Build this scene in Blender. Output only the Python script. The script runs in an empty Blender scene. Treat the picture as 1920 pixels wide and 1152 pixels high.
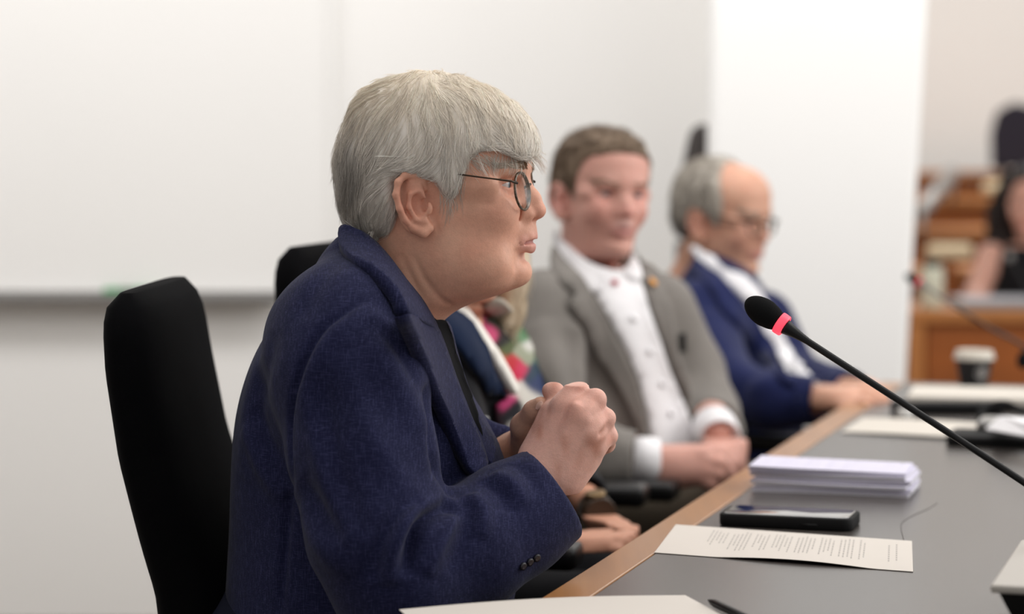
import bpy, math, random
import numpy as np
from mathutils import Vector, Matrix
from mathutils.bvhtree import BVHTree
from mathutils.geometry import delaunay_2d_cdt
rng = np.random.default_rng(7)
random.seed(7)
sc = bpy.context.scene
COL = sc.collection
# ------------------------------------------------------------------ camera
FPX = 4533.0            # 85 mm lens on a 36 mm sensor, in pixels of a 1920 px frame
CAMZ = 1.195
HOR = 280.0
PITCH = math.atan((576 - HOR) / FPX)
cd = bpy.data.cameras.new('camera'); cam = bpy.data.objects.new('camera', cd); COL.objects.link(cam)
cd.sensor_width = 36; cd.lens = FPX / 1920 * 36; cd.clip_start = 0.05; cd.clip_end = 60
cam.location = (0, 0, CAMZ); cam.rotation_euler = (math.pi / 2 - PITCH, 0, 0)
cd.dof.use_dof = True; cd.dof.focus_distance = 2.62; cd.dof.aperture_fstop = 2.9
sc.camera = cam
# ------------------------------------------------------------------ light and exposure
sc.view_settings.view_transform = 'Standard'; sc.view_settings.look = 'None'
sc.view_settings.gamma = 1; sc.view_settings.exposure = 0.08
sc.view_settings.use_curve_mapping = False
w = bpy.data.worlds.new('room_light'); sc.world = w; w.use_nodes = True
w.node_tree.nodes['Background'].inputs[0].default_value = (1.0, 0.985, 0.972, 1)
w.node_tree.nodes['Background'].inputs[1].default_value = 0.54
def area(name, loc, target, sx, sy, power, col=(1, 1, 1)):
    l = bpy.data.lights.new(name, 'AREA'); l.shape = 'RECTANGLE'; l.size = sx; l.size_y = sy
    l.energy = power; l.color = col
    o = bpy.data.objects.new(name, l); COL.objects.link(o); o.location = loc
    o.rotation_euler = (Vector(target) - Vector(loc)).to_track_quat('-Z', 'Y').to_euler()
    return o
area('window_daylight', (3.6, 3.4, 2.3), (0, 3.2, 1.0), 3.4, 1.8, 70, (1.0, 0.985, 0.96))
area('ceiling_light_row', (0.9, 2.9, 2.95), (0.5, 2.9, 0), 1.8, 3.6, 37, (1.0, 0.965, 0.925))
area('added_wall_fill', (-0.6, 4.6, 2.95), (-0.6, 6.2, 1.2), 5.5, 0.6, 57, (1.0, 0.985, 0.975))  # unseen lamp, added to brighten the back wall
area('hall_light_row', (2.2, 9.3, 3.3), (2.2, 9.6, 0), 3.0, 3.0, 90, (1.0, 0.97, 0.92))
# ------------------------------------------------------------------ placing by measurement
def W(px, py, d):
    cx, cy = (px - 960) / FPX, -(py - 576) / FPX
    s, c = math.sin(PITCH), math.cos(PITCH)
    v = np.array([cx, cy * s + c, cy * c - s]); v *= d / v[1]
    return v + np.array([0, 0, CAMZ])
def ray(px, py):
    v = W(px, py, 1.0) - np.array([0, 0, CAMZ])
    return Vector((0, 0, CAMZ)), Vector(v).normalized()
def on_plane(px, py, z):
    v = W(px, py, 1.0) - np.array([0, 0, CAMZ]); return v * ((z - CAMZ) / v[2]) + np.array([0, 0, CAMZ])
TZ = 0.74
def T(px, py, z=TZ): return on_plane(px, py, z)
# ------------------------------------------------------------------ object helpers
def tag(o, label, cat, group=None):
    o['label'] = label; o['category'] = cat
    if group: o['group'] = group
    return o
def empty(name, loc, label, cat, group=None, rz=0):
    o = bpy.data.objects.new(name, None); COL.objects.link(o); o.location = [float(a) for a in loc]
    o.rotation_euler = (0, 0, rz); o.empty_display_size = 0.05
    return tag(o, label, cat, group)
def mesh_obj(name, V, F, mat, parent=None, smooth=True, cols=None, label=None, local=False):
    """V in world coordinates unless local; a child keeps its place under its parent."""
    V = np.asarray(V, dtype=float).reshape(-1, 3)
    me = bpy.data.meshes.new(name)
    if isinstance(F, np.ndarray):
        n = F.shape[1]
        me.vertices.add(len(V)); me.vertices.foreach_set('co', V.astype(np.float32).ravel())
        me.loops.add(F.size); me.loops.foreach_set('vertex_index', F.astype(np.int32).ravel())
        me.polygons.add(len(F)); me.polygons.foreach_set('loop_start', np.arange(0, F.size, n, dtype=np.int32))
        me.update(calc_edges=True)
    else:
        me.from_pydata([tuple(v) for v in V], [], [tuple(int(i) for i in f) for f in F]); me.update()
    if smooth: me.polygons.foreach_set('use_smooth', [True] * len(me.polygons))
    if cols is not None:
        a = me.color_attributes.new('Col', 'FLOAT_COLOR', 'POINT')
        c4 = np.ones((len(V), 4), dtype=np.float32); c4[:, :3] = cols
        a.data.foreach_set('color', c4.ravel())
    me.materials.append(mat)
    o = bpy.data.objects.new(name, me); COL.objects.link(o)
    if parent is not None:
        o.parent = parent
        if not local:
            bpy.context.view_layer.update()
            o.matrix_parent_inverse = parent.matrix_world.inverted()
    if label: o['label'] = label
    return o
class MB:
    """collects simple solids into one mesh"""
    def __init__(s): s.V = []; s.F = []
    def add(s, V, F):
        n = len(s.V); s.V += [tuple(v) for v in V]; s.F += [tuple(n + i for i in f) for f in F]; return s
    def box(s, lo, hi, M=None, bev=0.0):
        import bmesh
        bm = bmesh.new(); bmesh.ops.create_cube(bm, size=1)
        for v in bm.verts:
            v.co = Vector([(lo[i] + hi[i]) / 2 + v.co[i] * (hi[i] - lo[i]) for i in range(3)])
        if bev > 0: bmesh.ops.bevel(bm, geom=bm.edges[:], offset=bev, segments=3, profile=.6, affect='EDGES')
        if M is not None: bm.transform(M)
        bm.verts.index_update()
        s.add([v.co[:] for v in bm.verts], [[v.index for v in f.verts] for f in bm.faces]); bm.free(); return s
    def tube(s, pts, rad, n=12, caps=True):
        pts = [Vector(p) for p in pts]
        rad = rad if hasattr(rad, '__len__') else [rad] * len(pts)
        V = []; F = []; up = None
        for i, p in enumerate(pts):
            t = (pts[min(i + 1, len(pts) - 1)] - pts[max(i - 1, 0)]).normalized()
            if up is None:
                up = t.orthogonal().normalized()
            up = (up - t * up.dot(t)).normalized(); b = t.cross(up)
            for k in range(n):
                a = 2 * math.pi * k / n
                V.append(p + (up * math.cos(a) + b * math.sin(a)) * rad[i])
        for i in range(len(pts) - 1):
            for k in range(n):
                F.append((i * n + k, i * n + (k + 1) % n, (i + 1) * n + (k + 1) % n, (i + 1) * n + k))
        if caps: F.append(tuple(range(n))[::-1]); F.append(tuple((len(pts) - 1) * n + k for k in range(n)))
        return s.add(V, F)
    def lathe(s, prof, c, axis=(0, 0, 1), n=32):
        a = Vector(axis).normalized(); c = Vector(c)
        return s.tube_profile([(c + a * z, r) for r, z in prof], a, n)
    def tube_profile(s, pr, a, n):
        up = a.orthogonal().normalized(); b = a.cross(up); V = []; F = []
        for p, r in pr:
            for k in range(n):
                t = 2 * math.pi * k / n
                V.append(p + (up * math.cos(t) + b * math.sin(t)) * max(r, 1e-5))
        for i in range(len(pr) - 1):
            for k in range(n):
                F.append((i * n + k, i * n + (k + 1) % n, (i + 1) * n + (k + 1) % n, (i + 1) * n + k))
        F.append(tuple(range(n))[::-1]); F.append(tuple((len(pr) - 1) * n + k for k in range(n)))
        return s.add(V, F)
    def quadplate(s, c4, th):
        c4 = [Vector(c) for c in c4]; up = Vector((0, 0, th))
        return s.add([*c4, *[c + up for c in c4]],
                     [(3, 2, 1, 0), (4, 5, 6, 7)] + [(i, (i + 1) % 4, 4 + (i + 1) % 4, 4 + i) for i in range(4)])
    def build(s, name, mat, parent=None, smooth=False, label=None, local=False, cols=None):
        o = mesh_obj(name, s.V, s.F, mat, parent, smooth, cols, label, local)
        if smooth == 'auto':
            try:
                o.data.polygons.foreach_set('use_smooth', [True] * len(o.data.polygons)); o.data.set_sharp_from_angle(angle=0.7)
            except Exception: pass
        return o
# ------------------------------------------------------------------ materials
def srgb(r, g, b):
    f = lambda c: (c / 255 / 12.92) if c / 255 <= 0.04045 else ((c / 255 + 0.055) / 1.055) ** 2.4
    return (f(r), f(g), f(b))
def mat(name, col, rough=0.6, metal=0.0, spec=0.5, noise=None, bump=None, coat=0, emit=None, sheen=0, vcol=False, sss=0, trans=0, alpha=1, weave=None, ior=None):
    m = bpy.data.materials.new(name); m.use_nodes = True
    nt = m.node_tree; N = nt.nodes; L = nt.links; b = N['Principled BSDF']
    c = (*col, 1)
    b.inputs['Base Color'].default_value = c; b.inputs['Roughness'].default_value = rough
    b.inputs['Metallic'].default_value = metal; b.inputs['Specular IOR Level'].default_value = spec
    b.inputs['Coat Weight'].default_value = coat; b.inputs['Sheen Weight'].default_value = sheen
    b.inputs['Sheen Roughness'].default_value = 0.5
    b.inputs['Transmission Weight'].default_value = trans; b.inputs['Alpha'].default_value = alpha
    if ior: b.inputs['IOR'].default_value = ior
    if sss:
        b.inputs['Subsurface Weight'].default_value = sss; b.inputs['Subsurface Radius'].default_value = (1, .35, .2)
        b.inputs['Subsurface Scale'].default_value = 0.006
    tc = N.new('ShaderNodeTexCoord')
    src = None
    if vcol:
        va = N.new('ShaderNodeVertexColor'); va.layer_name = 'Col'; src = va.outputs[0]
    def mul(src, fac_socket, amt):
        mx = N.new('ShaderNodeMix'); mx.data_type = 'RGBA'; mx.blend_type = 'MULTIPLY'; mx.inputs[0].default_value = amt
        if src is None: mx.inputs[6].default_value = c
        else: L.new(src, mx.inputs[6])
        L.new(fac_socket, mx.inputs[7]); return mx.outputs[2]
    if noise:
        for scale, amt, stretch in noise:
            mp = N.new('ShaderNodeMapping'); mp.inputs['Scale'].default_value = stretch
            L.new(tc.outputs['Object'], mp.inputs[0])
            nz = N.new('ShaderNodeTexNoise'); nz.inputs['Scale'].default_value = scale; nz.inputs['Detail'].default_value = 5
            L.new(mp.outputs[0], nz.inputs[0])
            cr = N.new('ShaderNodeValToRGB'); cr.color_ramp.elements[0].position = .3; cr.color_ramp.elements[1].position = .7
            v0 = 1 - amt; cr.color_ramp.elements[0].color = (v0, v0, v0, 1); cr.color_ramp.elements[1].color = (1, 1, 1, 1)
            L.new(nz.outputs['Fac'], cr.inputs[0]); src = mul(src, cr.outputs[0], 1.0)
    if weave:       # cloth slubs: lighter threads along two directions
        wc, ws, wamt = weave
        for st in ((ws, ws * .06, ws * .06), (ws * .05, ws * .3, ws)):
            mp = N.new('ShaderNodeMapping'); mp.inputs['Scale'].default_value = st; mp.inputs['Rotation'].default_value = (0, .25, .2)
            L.new(tc.outputs['Object'], mp.inputs[0])
            nz = N.new('ShaderNodeTexNoise'); nz.inputs['Scale'].default_value = 1; nz.inputs['Detail'].default_value = 2
            L.new(mp.outputs[0], nz.inputs[0])
            cr = N.new('ShaderNodeValToRGB'); cr.color_ramp.elements[0].position = .52; cr.color_ramp.elements[1].position = .72
            cr.color_ramp.elements[0].color = (0, 0, 0, 1); cr.color_ramp.elements[1].color = (wamt,) * 3 + (1,)
            L.new(nz.outputs['Fac'], cr.inputs[0])
            mx = N.new('ShaderNodeMix'); mx.data_type = 'RGBA'
            L.new(cr.outputs[0], mx.inputs[0])
            if src is None: mx.inputs[6].default_value = c
            else: L.new(src, mx.inputs[6])
            mx.inputs[7].default_value = (*wc, 1); src = mx.outputs[2]
    if src is not None: L.new(src, b.inputs['Base Color'])
    if bump:
        hs = None
        for scale, st, dist in bump:
            mp = N.new('ShaderNodeMapping'); mp.inputs['Scale'].default_value = st
            L.new(tc.outputs['Object'], mp.inputs[0])
            nz = N.new('ShaderNodeTexNoise'); nz.inputs['Scale'].default_value = scale; nz.inputs['Detail'].default_value = 4
            L.new(mp.outputs[0], nz.inputs[0])
            bp = N.new('ShaderNodeBump'); bp.inputs['Strength'].default_value = .6; bp.inputs['Distance'].default_value = dist
            L.new(nz.outputs['Fac'], bp.inputs['Height'])
            if hs: L.new(hs, bp.inputs['Normal'])
            hs = bp.outputs[0]
        L.new(hs, b.inputs['Normal'])
    if emit:
        b.inputs['Emission Color'].default_value = (*emit[0], 1); b.inputs['Emission Strength'].default_value = emit[1]
    return m
# ------------------------------------------------------------------ implicit surfaces
class Field:
    def __init__(s, lo, hi, h):
        s.lo = np.array(lo, float); s.h = h
        s.n = np.ceil((np.array(hi) - s.lo) / h).astype(int) + 1
        s.F = np.full(tuple(s.n), 1.0, dtype=np.float32)
        s.ax = [(s.lo[i] + np.arange(s.n[i]) * h).astype(np.float32) for i in range(3)]
    def sub(s, lo, hi):
        a = np.clip(np.floor((np.array(lo) - s.lo) / s.h).astype(int), 0, s.n - 1)
        b = np.clip(np.ceil((np.array(hi) - s.lo) / s.h).astype(int) + 1, 1, s.n)
        sl = tuple(slice(a[i], b[i]) for i in range(3))
        X = s.ax[0][sl[0]][:, None, None]; Y = s.ax[1][sl[1]][None, :, None]; Z = s.ax[2][sl[2]][None, None, :]
        return sl, X, Y, Z
    def comb(s, sl, d, k, op):
        A = s.F[sl]
        if A.size == 0: return
        if op == 'sub': d = -d
        if op == 'add':
            hh = np.maximum(k - np.abs(A - d), 0) / k; R = np.minimum(A, d) - hh * hh * k * .25
        else:
            hh = np.maximum(k - np.abs(A - d), 0) / k; R = np.maximum(A, d) + hh * hh * k * .25
        s.F[sl] = R
    def cap(s, a, b, ra, rb=None, k=.01, op='add'):
        rb = ra if rb is None else rb
        a = np.array(a, float); b = np.array(b, float); m = max(ra, rb) + k + 4 * s.h
        sl, X, Y, Z = s.sub(np.minimum(a, b) - m, np.maximum(a, b) + m)
        ba = b - a; L2 = max(float(ba @ ba), 1e-12)
        t = np.clip(((X - a[0]) * ba[0] + (Y - a[1]) * ba[1] + (Z - a[2]) * ba[2]) / L2, 0, 1)
        d = np.sqrt((X - a[0] - t * ba[0]) ** 2 + (Y - a[1] - t * ba[1]) ** 2 + (Z - a[2] - t * ba[2]) ** 2) - (ra + (rb - ra) * t)
        s.comb(sl, d, k, op); return s
    def chain(s, pr, k=.01, op='add'):
        for (a, ra), (b, rb) in zip(pr[:-1], pr[1:]): s.cap(a, b, ra, rb, k, op)
        return s
    def ell(s, c, r, k=.01, op='add', R=None):
        c = np.array(c, float); r = np.array(r, float); m = r.max() + k + 4 * s.h
        sl, X, Y, Z = s.sub(c - m, c + m)
        x, y, z = X - c[0], Y - c[1], Z - c[2]
        if R is not None:
            R = np.array(R); x, y, z = (R[0, i] * x + R[1, i] * y + R[2, i] * z for i in range(3))
        k0 = np.sqrt((x / r[0]) ** 2 + (y / r[1]) ** 2 + (z / r[2]) ** 2)
        k1 = np.sqrt((x / r[0] ** 2) ** 2 + (y / r[1] ** 2) ** 2 + (z / r[2] ** 2) ** 2)
        s.comb(sl, np.where(k1 < 1e-3, -r.min(), k0 * (k0 - 1) / np.maximum(k1, 1e-3)), k, op); return s
    def loft(s, zs, x0, x1, cy, hw, xc=None, n=2.2, k=.01, op='add', sm=.012, pad=.03):
        """stacked cross sections in the first two axes: from x0 to x1, half width hw about cy"""
        zs = np.array(zs, float); o = np.argsort(zs); zs = zs[o]
        xc_ = (np.array(x0) + np.array(x1)) / 2 if xc is None else np.array(xc, float)
        def rs(v):
            v = np.array(v, float) * np.ones(len(zs)); v = v[o]
            zz = np.arange(zs[0] - 3 * sm, zs[-1] + 3 * sm, sm / 4); f = np.interp(zz, zs, v)
            g = np.exp(-0.5 * (np.arange(-8, 9) / 4.0) ** 2); g /= g.sum()
            f = np.convolve(np.pad(f, 8, mode='edge'), g, 'valid')
            return zz, f
        lo = [min(np.min(x0), np.min(x1)) - pad, np.min(np.array(cy) - np.array(hw)) - pad, zs[0]]
        hi = [max(np.max(x0), np.max(x1)) + pad, np.max(np.array(cy) + np.array(hw)) + pad, zs[-1]]
        sl, X, Y, Z = s.sub(lo, hi)
        ev = lambda v: (lambda zf: np.interp(Z.ravel(), *zf).astype(np.float32)[None, None, :])(rs(v))
        a0, a1, c, b, m = ev(x0), ev(x1), ev(cy), ev(hw), ev(xc_)
        ax = np.where(X > m, a1 - m, m - a0)
        q = ((np.abs(X - m) / ax) ** n + (np.abs(Y - c) / b) ** n) ** (1 / n)
        d = (q - 1) * np.minimum(ax, b)
        zlo, zhi = zs[0], zs[-1]
        d = np.maximum(d, np.maximum(zlo - Z, Z - zhi)); s.comb(sl, d.astype(np.float32), k, op); return s
    def mesh(s, relax=1):
        F = s.F.copy(); F[0] = F[-1] = 1; F[:, 0] = F[:, -1] = 1; F[:, :, 0] = F[:, :, -1] = 1
        F = np.where(np.abs(F) < 1e-7, 1e-7, F)
        I = F < 0; n = np.array(F.shape) - 1
        cnt = np.zeros(tuple(n), np.int8)
        C = [(i, j, k) for i in (0, 1) for j in (0, 1) for k in (0, 1)]
        sh = lambda A, c: A[c[0]:c[0] + n[0], c[1]:c[1] + n[1], c[2]:c[2] + n[2]]
        for c in C: cnt += sh(I, c)
        act = (cnt > 0) & (cnt < 8); ijk = np.argwhere(act)
        idx = np.full(tuple(n), -1, np.int64); idx[act] = np.arange(len(ijk))
        P = np.zeros((len(ijk), 3)); Wt = np.zeros(len(ijk))
        val = {c: F[ijk[:, 0] + c[0], ijk[:, 1] + c[1], ijk[:, 2] + c[2]].astype(float) for c in C}
        for a in C:
            for ax in range(3):
                if a[ax] == 0:
                    b = list(a); b[ax] = 1; b = tuple(b); va, vb = val[a], val[b]
                    x = (va < 0) != (vb < 0); t = np.where(x, va / np.where(x, va - vb, 1), 0)
                    p = np.array(a, float)[None, :] + np.zeros((len(ijk), 3)); p[:, ax] += t
                    P[x] += p[x]; Wt[x] += 1
        V = (ijk + P / Wt[:, None]) * s.h + s.lo
        Q = []
        for ax in range(3):
            o1, o2 = [a for a in range(3) if a != ax]
            a = I; sl0 = [slice(None)] * 3; sl1 = [slice(None)] * 3; sl0[ax] = slice(0, -1); sl1[ax] = slice(1, None)
            E = np.argwhere(a[tuple(sl0)] != a[tuple(sl1)])
            E = E[(E[:, o1] > 0) & (E[:, o2] > 0) & (E[:, o1] < n[o1]) & (E[:, o2] < n[o2])]
            def g(d1, d2):
                e = E.copy(); e[:, o1] += d1; e[:, o2] += d2; return idx[e[:, 0], e[:, 1], e[:, 2]]
            q = np.stack([g(-1, -1), g(0, -1), g(0, 0), g(-1, 0)], 1)
            ins = I[E[:, 0], E[:, 1], E[:, 2]]
            flip = ins if ax != 1 else ~ins
            q[~flip] = q[~flip][:, ::-1]; Q.append(q)
        Q = np.concatenate(Q); Q = Q[(Q >= 0).all(1)]
        for _ in range(relax): V = relax_mesh(V, Q, .5)
        return V, Q
def relax_mesh(V, Q, f=.5, mask=None):
    S = np.zeros_like(V); c = np.zeros(len(V))
    m = Q.shape[1]
    for i in range(m):
        a, b = Q[:, i], Q[:, (i + 1) % m]
        for k in range(3):
            S[:, k] += np.bincount(a, V[b, k], len(V)) + np.bincount(b, V[a, k], len(V))
        c += np.bincount(a, minlength=len(V)) + np.bincount(b, minlength=len(V))
    d = S / np.maximum(c, 1)[:, None] - V
    return V + d * (f if mask is None else (f * mask)[:, None])
def normals(V, Q):
    a, b, c = V[Q[:, 0]], V[Q[:, 1]], V[Q[:, 2]]
    if Q.shape[1] == 4: fn = np.cross(V[Q[:, 2]] - a, V[Q[:, 3]] - b)
    else: fn = np.cross(b - a, c - a)
    N = np.zeros_like(V)
    for i in range(Q.shape[1]):
        for k in range(3): N[:, k] += np.bincount(Q[:, i], fn[:, k], len(V))
    return N / np.maximum(np.linalg.norm(N, axis=1), 1e-12)[:, None]
def polydist(V, pts):
    """distance of vertices to a polyline, and position along it 0..1"""
    D = np.full(len(V), 9.0); Tt = np.zeros(len(V)); n = len(pts) - 1
    for i in range(n):
        a, b = np.array(pts[i]), np.array(pts[i + 1]); ba = b - a
        t = np.clip((V - a) @ ba / max(ba @ ba, 1e-12), 0, 1)
        d = np.linalg.norm(V - a - t[:, None] * ba, axis=1); m = d < D
        D[m] = d[m]; Tt[m] = (i + t[m]) / n
    return D, Tt
def bvh(V, Q): return BVHTree.FromPolygons([tuple(v) for v in V], [tuple(int(i) for i in q) for q in Q])
def hit(b, px, py, fallback=None):
    o, d = ray(px, py); r = b.ray_cast(o, d)
    if r[0] is not None: return np.array(r[0]), np.array(r[1])
    if fallback: return W(px, py, fallback), np.array([0, -1., 0])
    return None
def smooth_poly(pts, closed=True, n=6):
    pts = [np.array(p, float) for p in pts]; out = []; m = len(pts)
    for i in range(m if closed else m - 1):
        g = lambda j: pts[j % m] if closed else pts[min(max(j, 0), m - 1)]
        p0, p1, p2, p3 = g(i - 1), g(i), g(i + 1), g(i + 2)
        for t in np.arange(n) / n:
            out.append(.5 * (2 * p1 + (p2 - p0) * t + (2 * p0 - 5 * p1 + 4 * p2 - p3) * t * t + (3 * p1 - p0 - 3 * p2 + p3) * t ** 3))
    if not closed: out.append(pts[-1])
    return out
def fold(V, N, b, px, amp, sig, d0=None, taper=True):
    """raise (amp>0) or sink (amp<0) a crease whose run is measured along px points on surface b"""
    pts = [h for h in (hit(b, x, y, d0) for x, y in smooth_poly(px, False, 4)) if h is not None]
    if len(pts) < 2: return V
    D, t = polydist(V, [p[0] for p in pts])
    a = amp * np.exp(-(D / sig) ** 2)
    if taper: a *= np.clip(np.sin(np.pi * np.clip(t, .0, 1)), 0, 1) ** .6
    a *= np.clip(-(N[:, 1]) * 1.5 + .6, 0, 1)
    return V + N * a[:, None]
def drape(name, poly, b, mat_, parent, off=.004, th=.004, step=7, d0=None, rnd=3, iters=6, label=None, dclamp=.05, colf=None, fit=0):
    """lay a piece of cloth with the outline poly on the surface b; solid, with its own thickness"""
    P = smooth_poly(poly, True, rnd) if rnd > 1 else [np.array(p, float) for p in poly]
    dense = []
    for i in range(len(P)):
        a, c = P[i], P[(i + 1) % len(P)]; m = max(1, int(np.linalg.norm(c - a) / step))
        for j in range(m): dense.append(a + (c - a) * j / m)
    A = np.array(dense); nb = len(A)
    gx, gy = np.meshgrid(np.arange(A[:, 0].min(), A[:, 0].max(), step), np.arange(A[:, 1].min(), A[:, 1].max(), step))
    gx = gx + (np.arange(gx.shape[0]) % 2)[:, None] * step * .5
    g = np.stack([gx.ravel(), gy.ravel()], 1)
    dmin = np.array([np.min(np.hypot(*(A - p).T)) for p in g]); g = g[dmin > step * .5]
    pts = [Vector(p) for p in A] + [Vector(p) for p in g]
    v2, e2, f2, ov, oe, of = delaunay_2d_cdt(pts, [(i, (i + 1) % nb) for i in range(nb)], [], 1, 1e-4)
    v2 = np.array([tuple(v) for v in v2]); F = np.array([list(f) for f in f2 if len(f) == 3]); used = np.unique(F); rm = np.full(len(v2), -1); rm[used] = np.arange(len(used)); v2 = v2[used]; F = rm[F]
    dep = np.full(len(v2), np.nan)
    for i, (x, y) in enumerate(v2):
        h = hit(b, x, y)
        if h is not None: dep[i] = h[0][1]
    med = np.nanmedian(dep) if np.isfinite(dep).any() else d0
    dep = np.where(np.isfinite(dep), dep, np.nan)
    if d0 is not None: dep = np.where(np.abs(dep - d0) > dclamp * 3, np.nan, dep)
    # spread to the missing ones, then smooth
    E = np.concatenate([F[:, [0, 1]], F[:, [1, 2]], F[:, [2, 0]]])
    for _ in range(60):
        miss = ~np.isfinite(dep)
        if not miss.any(): break
        z = np.where(miss, 0, dep); okk = (~miss).astype(float)
        s_ = np.bincount(E[:, 0], z[E[:, 1]], len(v2)) + np.bincount(E[:, 1], z[E[:, 0]], len(v2))
        c_ = np.bincount(E[:, 0], okk[E[:, 1]], len(v2)) + np.bincount(E[:, 1], okk[E[:, 0]], len(v2))
        dep = np.where(miss & (c_ > 0), s_ / np.maximum(c_, 1), dep)
    dep = np.where(np.isfinite(dep), dep, med)
    raw = dep.copy()
    for _ in range(iters):
        s_ = np.bincount(E[:, 0], dep[E[:, 1]], len(v2)) + np.bincount(E[:, 1], dep[E[:, 0]], len(v2))
        c_ = np.bincount(E[:, 0], minlength=len(v2)) + np.bincount(E[:, 1], minlength=len(v2))
        dep = s_ / np.maximum(c_, 1)
    dep = np.minimum(dep, raw)
    for _ in range(max(3, iters // 2)):
        s_ = np.bincount(E[:, 0], dep[E[:, 1]], len(v2)) + np.bincount(E[:, 1], dep[E[:, 0]], len(v2))
        dep = s_ / np.maximum(c_, 1)
    if fit:
        mx, sx = v2.mean(0), v2.std(0) + 1e-6; q = (v2 - mx) / sx
        Amat = np.stack([q[:, 0] ** i * q[:, 1] ** j for i in range(fit + 1) for j in range(fit + 1 - i)], 1)
        wt_ = np.ones(len(raw))
        for _ in range(4):
            co = np.linalg.lstsq(Amat * wt_[:, None], raw * wt_, rcond=None)[0]; r_ = raw - Amat @ co
            wt_ = 1 / (1 + (r_ / .006) ** 2)
        dep = Amat @ co; dep = dep - max(0, float(np.quantile(dep - raw, .85)))
    V = np.array([W(x, y, dd) for (x, y), dd in zip(v2, dep)])
    # orient towards the viewer's side
    n0 = np.cross(V[F[:, 1]] - V[F[:, 0]], V[F[:, 2]] - V[F[:, 0]]); fl = n0[:, 1] > 0; F[fl] = F[fl][:, ::-1]
    N = normals(V, F)
    top = V + N * off; bot = V + N * (off - th)
    cnt = {}
    for f in F:
        for i in range(3):
            e = (f[i], f[(i + 1) % 3]); cnt[e] = 1
    rim = [e for e in cnt if (e[1], e[0]) not in cnt]; n = len(V)
    faces = [tuple(f) for f in F] + [tuple(n + i for i in f[::-1]) for f in F] + [(e[1], e[0], n + e[0], n + e[1]) for e in rim]
    allv = np.concatenate([top, bot]); cols = None
    if colf is not None: cols = np.concatenate([colf(v2)] * 2)
    return mesh_obj(name, allv, faces, mat_, parent, True, cols, label)
# ------------------------------------------------------------------ materials used by people
M_skin = mat('skin', (.7, .4, .28), rough=.5, spec=.35, vcol=True, sss=.12, noise=[(90, .10, (1, 1, 1)), (420, .07, (1, 1, 1))], bump=[(700, (1, 1, 1), .0004), (160, (1, 1, 1), .0006)])
M_hair = mat('hair', (.7, .66, .6), rough=.55, spec=.25, vcol=True)
M_eye = mat('eyeball', (.8, .78, .76), rough=.15, vcol=True)
M_nail = mat('fingernail', (.72, .45, .36), rough=.3)
M_glassframe = mat('dark_metal_frame', srgb(60, 48, 36), rough=.3, metal=.7)
M_tortoise = mat('tortoiseshell_rim', srgb(120, 100, 78), rough=.25, noise=[(220, .93, (1, 1, 1))])
M_lens = mat('spectacle_lens', (1, 1, 1), rough=.02, trans=1, ior=1.02, spec=.05)
HS = 1679.0
def L(px, py, v=0.0): return np.array([(px - 830) / HS, v, (340 - py) / HS])
def headmat(c, yaw, pitch=0.0, roll=0.0, sc_=(1, 1, 1)):
    """yaw 0: the face looks along +X; positive yaw turns it towards the camera"""
    M = Matrix.Translation(Vector(c)) @ Matrix.Rotation(-yaw, 4, 'Z') @ Matrix.Rotation(pitch, 4, 'Y') @ Matrix.Rotation(roll, 4, 'X') @ Matrix.Diagonal((*sc_, 1))
    return np.array(M)
def app(M, V):
    V = np.asarray(V, float).reshape(-1, 3); return V @ M[:3, :3].T + M[:3, 3]
HEAD_PY = [288, 300, 318, 335, 348, 362, 380, 400, 418, 432, 445, 456, 468, 480, 492, 505, 518, 530, 541, 550, 557, 564, 571, 580, 600, 620, 650, 690]
HEAD_FR = [978, 984, 985, 976, 972, 973, 977, 983, 990, 993, 992, 988, 987, 981, 984, 989, 990, 985, 973, 946, 922, 900, 878, 856, 832, 812, 800, 790]
HEAD_BK = [700, 700, 700, 695, 692, 690, 690, 692, 694, 692, 688, 684, 680, 676, 672, 668, 664, 660, 656, 652, 649, 646, 643, 640, 630, 622, 610, 600]
HEAD_HW = [.068, .070, .0705, .0695, .0695, .070, .0705, .070, .069, .068, .067, .0662, .0655, .065, .064, .063, .062, .061, .0605, .060, .060, .060, .060, .060, .061, .063, .068, .076]
HEAD_XC = [830, 830, 830, 830, 830, 830, 828, 826, 824, 822, 820, 818, 815, 812, 808, 804, 799, 794, 788, 782, 776, 772, 766, 760, 745, 730, 715, 700]
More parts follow.
